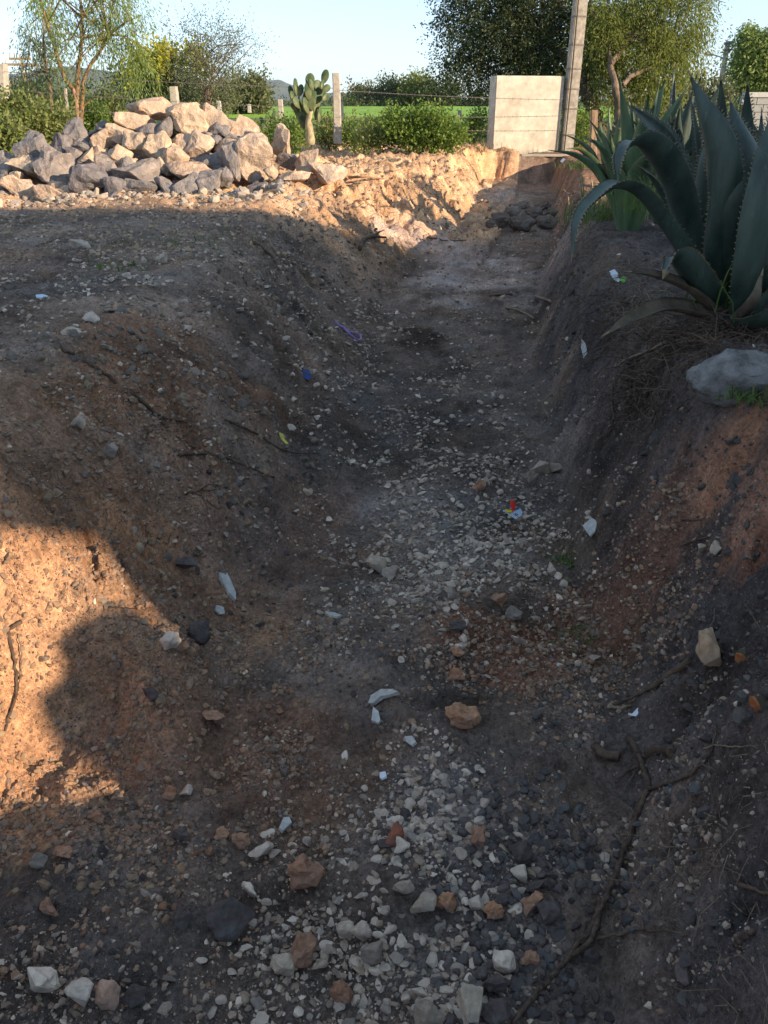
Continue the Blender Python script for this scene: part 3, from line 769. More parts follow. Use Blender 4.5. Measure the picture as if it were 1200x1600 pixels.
# ------------------------------------------------------------------ prickly pear
def pad(b, c, w, h, ang, thick=.02, yaw=0.0):
    """a flat oval cactus pad standing on its narrow end"""
    V = []; F = []; n, m = 16, 4
    rings = [(-1, .92), (-.55, 1.0), (.0, 1.02), (.55, 1.0), (1, .92)]
    ca, sa = math.cos(rad(ang)), math.sin(rad(ang)); cy, sy = math.cos(yaw), math.sin(yaw)
    def put(x, y, z):
        x, z = x * ca + z * sa, -x * sa + z * ca
        x, y = x * cy - y * sy, x * sy + y * cy
        return (c[0] + x, c[1] + y, c[2] + z)
    prof = [(.35, -1.0), (.8, -.8), (1, -.4), (1, 0)]
    for yy, s in rings:
        for k in range(n):
            a = 2 * math.pi * k / n
            x = math.sin(a) * w / 2 * s; z = -math.cos(a) * h / 2 * s
            x *= .82 + .18 * min(1, (z / h + .5) * 1.6)
            V.append(put(x, yy * thick * (1 if abs(yy) < 1 else .75), z))
    i0 = len(V); V.append(put(0, -thick, 0)); V.append(put(0, thick, 0))
    for r in range(4):
        for k in range(n):
            k2 = (k + 1) % n; F.append((r * n + k, r * n + k2, (r + 1) * n + k2, (r + 1) * n + k))
    for k in range(n):
        k2 = (k + 1) % n; F.append((k2, k, i0)); F.append((4 * n + k, 4 * n + k2, i0 + 1))
    b.add(V, F)
M['cactus'] = plain_mat('cactus_skin', (.065, .10, .04), .25, 14, .5, .006, col2=(.24, .23, .12), f2=(.5, .7))
M['cactus_dry'] = plain_mat('corky_cactus_stem', (.34, .28, .17), .25, 14, .8, .008)
def cactus(base, pads, d, trunk, label, k0):
    root = empty('prickly_pear_cactus', base); tag(root, label, 'cactus')
    b = MB(); c = curve_pts(trunk, 10); b.tube(c, [.075 - .004 * i for i in range(10)], 8, wob=.1)
    t = b.build('trunk', M['cactus_dry'], None, True); t.parent = root; t.matrix_parent_inverse = Matrix.Translation(base).inverted()
    for (px, py, w, h, ang, yaw) in pads:
        b = MB(); k = d * .95 / FPX
        pc = at(px, py, d + random.uniform(-.12, .12))
        pad(b, (0, 0, 0), w * k * .82, h * k * .9, ang + random.uniform(-8, 8), .014, yaw + random.uniform(-.3, .3))
        o = b.build('pad', M['cactus'], None, True); o.location = pc; o.parent = root; o.matrix_parent_inverse = Matrix.Translation(base).inverted()
d = 13.2
C2 = lambda x, y: (380 + x / 2.857, 60 + y / 2.857)
pads = [(262, 330, 26, 36, -25, .4), (240, 288, 14, 22, -50, 1.0), (278, 275, 13, 30, 5, .6), (305, 262, 18, 40, 0, .1), (345, 245, 18, 24, 35, .3), (298, 186, 17, 20, 5, .2), (365, 170, 14, 21, 14, .1), (235, 218, 13, 26, -8, 1.0),
        (285, 206, 11, 24, 0, 1.2), (330, 212, 17, 18, 20, .5), (214, 240, 10, 20, -15, .4), (322, 310, 14, 36, 8, 1.0), (350, 258, 12, 20, 60, .2), (372, 222, 12, 14, 70, .3), (255, 232, 12, 18, 10, .5), (290, 235, 14, 26, -6, .2), (330, 280, 16, 30, 12, .2), (222, 262, 12, 20, -30, .9), (248, 250, 10, 20, 12, 1.3), (312, 226, 12, 20, -10, 1.1), (352, 206, 10, 16, 35, .9), (340, 340, 12, 26, 25, 1.2), (280, 300, 14, 26, -12, 1.1), (304, 208, 10, 18, -20, .7), (232, 308, 12, 18, -60, .5), (366, 262, 10, 16, 50, 1.0), (268, 376, 18, 22, -30, .5)]
cactus(at(485, 221, d), [(*C2(a, b), w, h, an, yw) for a, b, w, h, an, yw in pads], d, [at(485, 226, d), at(484, 205, d), at(482, 190, d), at(486, 170, d)], 'tall prickly pear cactus standing left of the thick fence post', 0)
d = 15.5
pads = [(420, 190, 14, 22, -15, .3), (430, 186, 14, 24, 5, .2), (437, 196, 12, 18, 25, .5), (413, 200, 11, 15, -35, .2), (425, 204, 14, 16, 0, .4), (444, 188, 9, 14, 30, .1), (410, 190, 9, 14, -20, .8)]
cactus(at(426, 214, d), pads, d, [at(426, 216, d), at(426, 208, d), at(426, 202, d)], 'small pale prickly pear cactus behind the right end of the stone pile', 1)

# ------------------------------------------------------------------ fence: posts and barbed wire
def post(name, px, ytop, ybot, d, w, label, mat=None, lean=0., cat='post', group=None, px2=None):
    b0 = at(px, ybot, d); t0 = at(px2 if px2 else px - (ytop - ybot) * -(px - 600) / 2400. * 1, ytop, d)
    if px2 is None: t0.x = b0.x
    b = MB(); n = 7
    for i in range(1):
        pts = [b0.lerp(t0, j / n) + Vector((random.uniform(-.004, .004), 0, 0)) for j in range(n + 1)]
        V = []; hw = w / 2
        for j, p in enumerate(pts):
            s = hw * (1 - .12 * j / n)
            for dx, dy in ((-s, -s), (-s * .8, -s * 1.12), (s * .8, -s * 1.12), (s, -s), (s, s), (-s, s)): V.append((p.x - b0.x + dx, dy, p.z - b0.z + random.uniform(-.003, .003)))
        F = []
        for j in range(n):
            for k in range(6):
                k2 = (k + 1) % 6; F.append((j * 6 + k, j * 6 + k2, j * 6 + 6 + k2, j * 6 + 6 + k))
        F.append(tuple(range(n * 6, n * 6 + 6))); F.append((5, 4, 3, 2, 1, 0)); b.add(V, F)
    o = b.build(name, mat or M['post']); o.location = b0
    return tag(o, label, cat, group)
post('fence_post', 528, 114, 224, 13.9, .125, 'thick concrete fence post right of the tall cactus', px2=525)
post('fence_post', 533, 158, 196, 22, .14, 'thin post seen just right of the thick fence post')
post('fence_post', 440, 155, 200, 20, .12, 'slim grey post between the small and the tall cactus')
post('fence_post', 275, 135, 175, 20, .18, 'pale concrete post rising behind the top of the stone pile')
post('fence_post', 343, 157, 175, 30, .15, 'short post behind the grey boulders of the pile top')
post('fence_post', 390, 163, 176, 40, .16, 'tiny post in front of the round olive tree')
post('fence_post', 8, 100, 200, 14.5, .17, 'leaning pale concrete post at the left edge', px2=2)
post('fence_post', 718, 172, 186, 24, .10, 'thin post beyond the bright bush near the block')
post('wooden_post', 926, 172, 245, 13.0, .10, 'weathered wooden stake right of the tall pole', M['wood'], px2=928)
def wire(name, a, b_, sag, label, barbs=True, r=.0035, group=None, mat=None):
    a = Vector(a); b_ = Vector(b_); L = (b_ - a).length; n = max(8, int(L / .3))
    c = (a + b_) / 2
    pts = [a.lerp(b_, i / n) - Vector((0, 0, sag * 4 * (i / n) * (1 - i / n))) for i in range(n + 1)]
    b = MB(); b.tube([p - a for p in pts], r, 4)
    o = b.build(name, mat or M['wire']); o.location = a; tag(o, label, 'wire', group)
    if barbs:
        k = MB(); m = int(L / .13)
        for i in range(1, m):
            t = i / m; p = a.lerp(b_, t) - Vector((0, 0, sag * 4 * t * (1 - t))) - a
            for s in (-1, 1):
                q = Vector((random.uniform(-.008, .008), .004 * s, .018 * s)); k.tube([p - q, p + q], .0016, 3)
        kk = k.build('barb', M['wire']); kk.parent = o; kk['kind'] = 'stuff'
    return o
for y1, y2, lab in ((141, 156, 'top strand of barbed wire across the concrete block'), (181, 181, 'middle strand of barbed wire across the concrete block'), (200, 204, 'lowest strand of barbed wire across the concrete block')):
    wire('barbed_wire', at(530, y1, 13.8), at(876, y2, 14.25), .02, lab)
for y1, y2, lab in ((112, 138, 'top wire running left behind the stone pile'), (140, 170, 'second wire running left behind the stone pile'), (165, 190, 'lowest wire running left behind the stone pile')):
    wire('fence_wire', at(6, y1, 14.4), at(524, y2, 13.95), .03, lab, False)
# power poles far off
def power_pole(px, yt, yb, d, label, arms, w):
    b0 = at(px, yb, d); h = at(px, yt, d).z - b0.z
    root = empty('power_pole', b0); tag(root, label, 'power pole')
    b = MB(); b.tube([(0, 0, 0), (0, 0, h)], [w, w * .6], 8); link_o = b.build('pole', M['post'], None, True); link_o.parent = root
    for k, (f, L) in enumerate(arms):
        a = MB(); a.box((0, -.12, h * f), (L, .12, .14)); q = a.build('crossarm', M['wood']); q.parent = root
        for s in (-.45, 0, .45):
            i = MB(); i.tube([(L * s, -.12, h * f + .07), (L * s, -.12, h * f + .3)], [.06, .04], 6); ii = i.build('insulator', M['post']); ii.parent = q
power_pole(46, 92, 165, 60, 'far grey power pole with two crossarms left of the young tree', [(.88, 2.2), (1.0, 1.4)], .16)
power_pole(558, 133, 170, 130, 'far power pole standing in the field right of the fence post', [(.93, 2.6), (.8, 2.0)], .2)
power_pole(22, 128, 165, 90, 'second far power pole at the left edge', [(.9, 2.0)], .14)
post('thin_post', 107, 138, 190, 17.5, .05, 'slender pale stake right of the young tree stem', px2=102)

# ------------------------------------------------------------------ concrete block, tall pole
bf = at(769, 240, 15.0); br = at(872, 239, 15.3)
bf.z = br.z = -.06
ztop = at(769, 118, 15.0).z
ux = Vector((br.x - bf.x, br.y - bf.y, 0)); wid = ux.length; ux.normalize(); uy = Vector((-ux.y, ux.x, 0))
if uy.y < 0: uy = -uy
dep = .30
root = empty('concrete_block', bf); tag(root, 'pale cast concrete block standing at the far end of the trench', 'concrete block')
def slab(name, x0, x1, y0, y1, z0, z1, mat, bev=.012, parent=root, base=bf):
    bm = bmesh.new()
    vs = [bm.verts.new((ux * x + uy * y + Vector((0, 0, z)))) for z in (z0, z1) for x, y in ((x0, y0), (x1, y0), (x1, y1), (x0, y1))]
    for f in ((3, 2, 1, 0), (4, 5, 6, 7), (0, 1, 5, 4), (1, 2, 6, 5), (2, 3, 7, 6), (3, 0, 4, 7)): bm.faces.new([vs[i] for i in f])
    bmesh.ops.bevel(bm, geom=bm.edges[:], offset=bev, segments=2, affect='EDGES')
    me = bpy.data.meshes.new(name); bm.to_mesh(me); bm.free()
    o = link(name, me, mat, parent); return o
slab('block_body', 0, wid, 0, dep, 0, ztop - bf.z, M['concrete'])
slab('footing', -.05, wid + .03, -.04, dep + .04, -.12, .05, M['concrete'])
b = MB()
for k in range(26):
    x = random.uniform(.05, wid - .1); h = random.uniform(.05, .22); p0 = ux * x - uy * .05 + Vector((0, 0, .04))
    b.tube([p0, p0 + Vector((random.uniform(-.05, .05), -.01, h))], [.003, .001], 3)
o = b.build('dry_weeds', M['straw']); o.location = bf; tag(o, 'sparse dry weeds at the foot of the concrete block', 'weeds', kind='stuff')
pc = at(884, 243, 15.33); pc.z = -.05
root = empty('tall_pole', pc); tag(root, 'tall square concrete pole at the right end of the block', 'pole')
b = MB(); b.box((0, .02, 3.6), (.20, .17, 7.2), .12, 1.0)
m_pole = plain_mat('rough_pole_concrete', (.36, .32, .27), .2, 14, .9, .012, col2=(.22, .19, .16), f2=(.5, .66))
o = b.build('shaft', m_pole); o.parent = root
b = MB(); b.tube([(-.06, -.11, 0), (-.05, -.11, 1.2), (-.06, -.11, 2.4), (-.05, -.11, 7)], .012, 6); b.tube([(-.085, -.105, 0), (-.085, -.105, 7)], .006, 5)
o = b.build('cable', plain_mat('black_cable', (.06, .055, .05), .1, 10, .6, 0)); o.parent = root
for z in (.35, .75, 1.05, 1.35, 1.7, 2.1):
    b = MB(); b.box((0, .02, z), (.215, .185, .02), .12); o = b.build('steel_band', M['wire']); o.parent = root
p0, p1 = at(815, 240, 14.85), at(918, 240, 14.8); p0.z = gz(p0.x, p0.y) + .02 if False else -.03; p1.z = p0.z + .02
b = MB(); v = p1 - p0; b.box((v.x / 2, v.y / 2, .03), (v.length, .09, .035), math.atan2(v.y, v.x)); o = b.build('plank', plain_mat('pale_plank', (.42, .37, .30), .15, 20, .85, .003, (.3, 3, 3))); o.location = p0
tag(o, 'pale grey board lying at the foot of the block and pole', 'board')

# ------------------------------------------------------------------ buildings at the right, street light
def box_building(name, p, size, rz, mat, label, roof=None, openings=()):
    root = empty(name, p); tag(root, label, 'wall' if 'wall' in name else 'house')
    b = MB(); b.box((0, 0, size[2] / 2), size, rz); o = b.build('masonry', mat); o.parent = root
    if roof:
        b = MB(); b.box((0, 0, size[2] + .06), (size[0] + .3, size[1] + .3, .12), rz); o = b.build('roof', roof); o.parent = root
    for (x, z, w, h) in openings:
        b = MB(); c, s = math.cos(rz), math.sin(rz); yy = -size[1] / 2 - .01
        b.box((x * c - yy * s, x * s + yy * c, z), (w, .06, h), rz); o = b.build('window', plain_mat('dark_glass', (.03, .035, .04), .1, 3, .2, 0)); o.parent = root
    return root
# block wall: courses of blocks built one by one
mblk = plain_mat('grey_block', (.34, .33, .32), .12, 6, .9, .006)
wp = at(1162, 194, 24.0); wp.z = .0
root = empty('block_wall', wp); tag(root, 'grey concrete block wall at the right edge beyond the agaves', 'wall')
bm = bmesh.new(); bmesh.ops.create_cube(bm, size=1); bmesh.ops.bevel(bm, geom=bm.edges[:], offset=.02, segments=1, affect='EDGES'); bme = bpy.data.meshes.new('block'); bm.to_mesh(bme); bm.free(); bme.materials.append(mblk)
htop = at(1162, 152, 24.).z
rows = int(htop / .2) + 1; hh = htop / rows
b = MB(); b.box((2.6, .08, htop / 2), (5.3, .06, htop - .01)); o = b.build('mortar', plain_mat('mortar', (.26, .25, .24), .1, 8, .95, 0)); o.parent = root
for r_ in range(rows):
    for k in range(13):
        o = bpy.data.objects.new('block', bme); COL.objects.link(o); o.parent = root
        o.location = (k * .41 + (.2 if r_ % 2 else 0), 0, hh * (r_ + .5)); o.scale = (.395, .15, hh - .012)
b = MB(); b.box((2.65, 0, htop + .06), (5.6, .22, .12)); o = b.build('coping', plain_mat('pale_coping', (.5, .48, .46), .08, 8, .9, .003)); o.parent = root
wb = at(1027, 190, 34.); wb.z = 0
box_building('low_house', wb, (2.4, 3, at(1027, 160, 34.).z), 0, plain_mat('whitewash', (.62, .58, .52), .07, 6, .9, .004), 'low whitewashed house half hidden behind the agave tips', M['concrete'], ((-.5, 1.0, .5, .5),))
lp = at(1120, 168, 30.); lp.z = 0
htop = at(1131, 64, 30.).z
root = empty('street_light', lp); tag(root, 'slim grey street light with a curved arm at the right', 'street light')
b = MB(); b.tube([(0, 0, 0), (0, 0, htop)], [.10, .075], 10); o = b.build('pole', M['post'], None, True); o.parent = root
b = MB(); b.tube(curve_pts([(0, 0, htop * .80), (-.25, 0, htop * .83), (-.45, 0, htop * .85)], 8), .018, 6); o = b.build('arm', M['post'], None, True); o.parent = root
b = MB(); b.tube([(-.40, 0, htop * .845), (-.62, 0, htop * .86), (-.70, 0, htop * .855)], [.03, .07, .02], 8); o = b.build('lamp_head', M['post'], None, True); o.parent = root
for z in (.97, .90, .55):
    b = MB(); b.box((0, -.05, htop * z), (.26, .06, .07)); o = b.build('bracket', M['wire']); o.parent = root

# ------------------------------------------------------------------ unseen house shape, added behind the photographer to shade the trench
hw_ = plain_mat('rendered_wall', (.46, .40, .33), .08, 3, .9, .004)
root = empty('house', (22.5, -5.0, 0)); tag(root, 'unseen two storey house shape added behind the photographer to shade the trench', 'house')
def prism(name, poly, z0, z1, mat):
    b = MB(); n = len(poly)
    b.add([(x - 22.5, y + 5, z) for z in (z0, z1) for x, y in poly], [tuple(range(n))[::-1], tuple(range(n, 2 * n))] + [(i, (i + 1) % n, n + (i + 1) % n, n + i) for i in range(n)])
    o = b.build(name, mat); o.parent = root; return o
HX = SHADE_HOUSE_X
prism('wall', [(HX + 13, -8), (40, -8), (40, -2.01), (HX, -2.01)], 0, 2.47, hw_)
prism('shade_step', [(HX - .26, -2.2), (HX - .01, -2.2), (HX - .01, -2.03), (HX - .26, -2.03)], 0, 2.12, hw_)  # two added steps that notch the shadow edge on the mound
prism('shade_step', [(HX - .50, -2.2), (HX - .263, -2.2), (HX - .263, -2.03), (HX - .50, -2.03)], 0, 1.93, hw_)
prism('shade_upper_wall', [(HX + 13, -8), (40, -8), (40, -2), (HX, -2)], 2.472, 5.8, hw_)
prism('shade_lintel', [(2.5, -2.2), (HX + .40, -2.2), (HX - .004, -2.02), (2.5, -2.02)], 2.47, 5.0, hw_)  # added blocker that cuts off the top of the mound's sunlit patch
prism('roof', [(HX + 13, -8.1), (40.2, -8.1), (40.2, -1.9), (HX, -1.9)], 5.803, 6.0, M['concrete'])
b = MB(); b.tube([(-19.8, 2.89, 0), (-19.8, 2.89, 2.465)], .08, 10); o = b.build('column', M['concrete']); o.parent = root
for x in (-9, -5, -1, 3, 7, 11):
    for z in (1.5, 4.3):
        b = MB(); b.box((x, 3.01, z), (1.2, .06, 1.1)); o = b.build('window', plain_mat('window_glass', (.03, .04, .05), .1, 3, .15, 0)); o.parent = root

# ------------------------------------------------------------------ the pile of quarry stones
NEAR_MAT = {}
def place_rock(name, px, py, w, h, d, mat, label, cat, seed, group=None, npts=12, flat=None, sub=3, rough=.03, rot=0, sink=0.0, depth_k=.8, rnd=.3, smooth=False):
    rough *= 1.5
    k = (ray(px, py).length) * d / ray(px, py).y / FPX * 1.0 * math.cos(math.atan(math.hypot(px - 600, py - 800) / FPX))
    W, Hh = w * k, h * k
    me = rock_mesh(name, seed, npts, (1, 1, 1), sub, rough, rnd, smooth)
    co = np.empty(len(me.vertices) * 3); me.vertices.foreach_get('co', co); co = co.reshape(-1, 3)
    a = rad(rot); x, z = co[:, 0].copy(), co[:, 2].copy()
    co[:, 0] = x * math.cos(a) + z * math.sin(a); co[:, 2] = -x * math.sin(a) + z * math.cos(a)
    ext = co.max(0) - co.min(0); co -= (co.max(0) + co.min(0)) / 2
    co *= np.array([W / ext[0], max(W, Hh) * depth_k / ext[1], Hh / ext[2]])
    me.vertices.foreach_set('co', co.ravel()); me.update()
    o = link(name, me, mat); o.location = at(px, py, d) - Vector((0, 0, sink * Hh))
    return tag(o, label, cat, group)
S1 = [(665, 487, 225, 92, 'p', 9.3, 'long flat pale stone lying on the very top of the pile'), (605, 552, 160, 90, 'p', 9.1, 'pale stone right under the topmost flat stone'), (845, 540, 200, 140, 'p', 9.1, 'large pale boulder right of the dark gap near the top'),
      (965, 560, 190, 170, 'p', 9.2, 'large rounded pinkish boulder at the upper right of the pile'), (1085, 592, 160, 135, 'p', 9.2, 'big smooth boulder forming the right shoulder of the pile'), (722, 585, 110, 120, 'g', 9.0, 'dark grey stone in the gap below the top stone'),
      (340, 610, 115, 150, 'g', 9.0, 'grey stone with a pale top near the left crest'), (165, 672, 170, 155, 'g', 8.8, 'pointed triangular stone at the left end of the pile'), (450, 640, 115, 125, 'p', 8.9, 'pale orange tinted stone in the upper left middle'),
      (545, 605, 140, 95, 'p', 8.95, 'small pale stone under the flat top slab to the left'), (612, 655, 120, 130, 'p', 8.75, 'tilted whitish stone in the middle of the pile'), (710, 662, 112, 135, 'p', 8.7, 'pointed pale stone in the middle of the pile'),
      (822, 645, 120, 85, 'p', 8.8, 'squat pale stone under the large right boulder'), (885, 655, 135, 135, 'p', 8.75, 'blocky pale stone with a notch, right of the middle'), (112, 745, 140, 92, 'p', 8.6, 'pale stone below the triangular one on the left'),
      (30, 760, 110, 150, 'g', 8.7, 'shaded grey stone cut by the left edge of the pile'), (250, 760, 175, 190, 'g', 8.5, 'large stone with a dark brown face at the lower left'), (382, 712, 110, 90, 'p', 8.65, 'small pale stone over the dark lower left ones'),
      (532, 692, 110, 85, 'p', 8.6, 'small pale stone left of the tilted whitish one'), (400, 812, 180, 145, 'g', 8.3, 'squarish dark grey stone at the foot of the pile left of centre'), (472, 752, 130, 115, 'g', 8.45, 'bluish grey stone above the foot of the pile'),
      (612, 772, 200, 112, 'g', 8.35, 'wide grey stone in the middle of the lower row'), (638, 842, 150, 82, 'g', 8.2, 'flat brownish stone under the wide grey one'), (722, 738, 80, 85, 'p', 8.5, 'small bright stone under the pointed one'),
      (792, 712, 100, 125, 'p', 8.55, 'tall bright stone right of the pointed one'), (842, 770, 180, 90, 'p', 8.4, 'low sloping pale stone in the right lower middle'), (750, 852, 115, 115, 'g', 8.15, 'dark stone at the foot, right of the flat brownish one'),
      (845, 835, 135, 115, 'g', 8.15, 'blue grey stone at the foot of the pile right of centre'), (935, 832, 105, 125, 'g', 8.2, 'rough grey stone at the foot of the right half'), (1040, 722, 112, 150, 'g', 8.5, 'upright grey stone before the big right boulder'),
      (1140, 712, 160, 205, 'p', 8.6, 'tall bright boulder at the right foot of the pile'), (95, 842, 140, 112, 'p', 8.25, 'bright pale stone at the lower left corner'), (232, 868, 135, 82, 'p', 8.1, 'flat pale stone at the foot on the left'),
      (292, 892, 95, 62, 'p', 8.05, 'small flat pale stone at the foot on the left'), (520, 842, 115, 100, 'g', 8.2, 'dark stone in the lower row left of the flat brownish one'), (478, 888, 95, 62, 'g', 8.0, 'small grey stone at the foot of the pile'),
      (702, 888, 65, 50, 'p', 8.0, 'fist sized pale stone at the foot of the pile'), (940, 730, 105, 85, 'g', 8.6, 'half hidden brown stone left of the upright one'), (990, 792, 100, 85, 'g', 8.35, 'dark stone in front of the upright grey one'),
      (270, 652, 100, 105, 'g', 8.8, 'grey stone between the triangular one and the left crest'), (15, 842, 80, 125, 'g', 8.4, 'grey stone at the far lower left'), (560, 742, 90, 80, 'g', 8.5, 'dark stone wedged behind the wide grey one'),
      (320, 700, 90, 80, 'g', 8.7, 'dark stone wedged left of the small pale one'), (660, 590, 90, 70, 'g', 8.95, 'shaded stone wedged under the top slab'), (1010, 670, 110, 90, 'p', 8.8, 'pale stone under the pinkish boulder')]
for i, (x, y, w, h, c, dd, lab) in enumerate(S1):
    place_rock('quarry_stone', x / 2.857, y / 2.857, w / 2.857 * 1.08, h / 2.857 * 1.08, dd + .1, M['rock_pale' if c == 'p' else 'rock_grey'], lab, 'stone', 300 + i, 'broken quarry stones heaped beside the trench', npts=random.choice((10, 12, 14, 16)), rot=random.uniform(-30, 30))
g_ = random.Random(5)
for i in range(74):
    x = g_.uniform(60, 1160); y = g_.uniform(690, 880) if i % 2 else g_.uniform(560, 760) if x > 280 else g_.uniform(720, 860)
    w = g_.uniform(40, 100); f = (900 - y) / 400.
    place_rock('quarry_stone', x / 2.857, y / 2.857, w / 2.857 * 1.2, w * g_.uniform(.6, .85) / 2.857 * 1.2, 8.3 + f * 1.1, M['rock_grey' if i % 3 else 'rock_pale'], 'smaller broken stone wedged in the gaps of the pile', 'stone', 1300 + i, 'small stones filling the gaps of the pile', npts=13)
S2 = [(165, 470, 95, 150, 'p', 9.0, 'tall upright pale stone right of the big smooth boulder'), (195, 552, 95, 70, 'g', 8.8, 'grey stone between the upright and the right pale stones'), (282, 560, 105, 115, 'p', 8.7, 'pale blocky stone at the right end of the pile'),
      (372, 602, 175, 85, 'p', 8.6, 'long bright stone at the very right end of the pile'), (230, 622, 140, 55, 'p', 8.4, 'flat bright stone lying right of the pile foot'), (122, 600, 65, 65, 'p', 8.4, 'small rounded stone at the right foot of the pile'), (150, 650, 60, 40, 'g', 8.2, 'small grey stone lying before the flat bright one')]
for i, (x, y, w, h, c, dd, lab) in enumerate(S2):
    px, py = C2(x, y)
    place_rock('quarry_stone', px, py, w / 2.857 * 1.08, h / 2.857 * 1.1, dd + .1, M['rock_pale' if c == 'p' else 'rock_grey'], lab, 'stone', 360 + i, 'broken quarry stones heaped beside the trench', npts=11, rot=random.uniform(-20, 20))
# dark rounded stones heaped on the trench floor
for i, (x, y, w, h, lab) in enumerate(((818, 347, 44, 32, 'broad dark boulder at the front of the trench heap'), (780, 345, 34, 26, 'dark boulder at the left front of the trench heap'), (852, 348, 32, 24, 'dark boulder at the right front of the trench heap'),
        (800, 335, 34, 24, 'dark boulder behind the broad front one'), (835, 333, 36, 22, 'flat dark boulder at the back of the trench heap'), (815, 322, 30, 16, 'topmost dark slab on the trench heap'), (860, 334, 24, 20, 'dark boulder at the right back of the trench heap'), (768, 350, 20, 16, 'small dark stone at the left end of the trench heap'),
        (848, 322, 26, 16, 'small dark slab near the trench wall on the heap'), (795, 353, 20, 12, 'small dark stone before the trench heap'), (868, 350, 16, 14, 'last small dark stone at the right of the trench heap'))):
    g = on(x, y + h * .5)
    place_rock('dark_boulder', x, y, w, h, g.y + .12, M['dark_boulder'] if 'dark_boulder' in M else M.setdefault('dark_boulder', stone_mat('brown_boulder', [(0.164, 0.12, 0.095), (0.202, 0.15, 0.117), (0.139, 0.102, 0.084)], 8, .3, bd=.015)), lab, 'boulder', 400 + i, 'dark boulders heaped on the trench floor', npts=26, rough=.04)
# pale boulder on the right rim
g_b = on(1150, 622)
place_rock('boulder', 1150, 592, 140, 92, g_b.y + .05, stone_mat('lichened_boulder', [(0.189, 0.178, 0.169), (0.202, 0.189, 0.181)], 16, .4, bd=.03), 'rounded grey boulder sitting on the right rim of the trench', 'boulder', 431, npts=90, rough=.03, sub=3, rnd=.06, smooth=True)

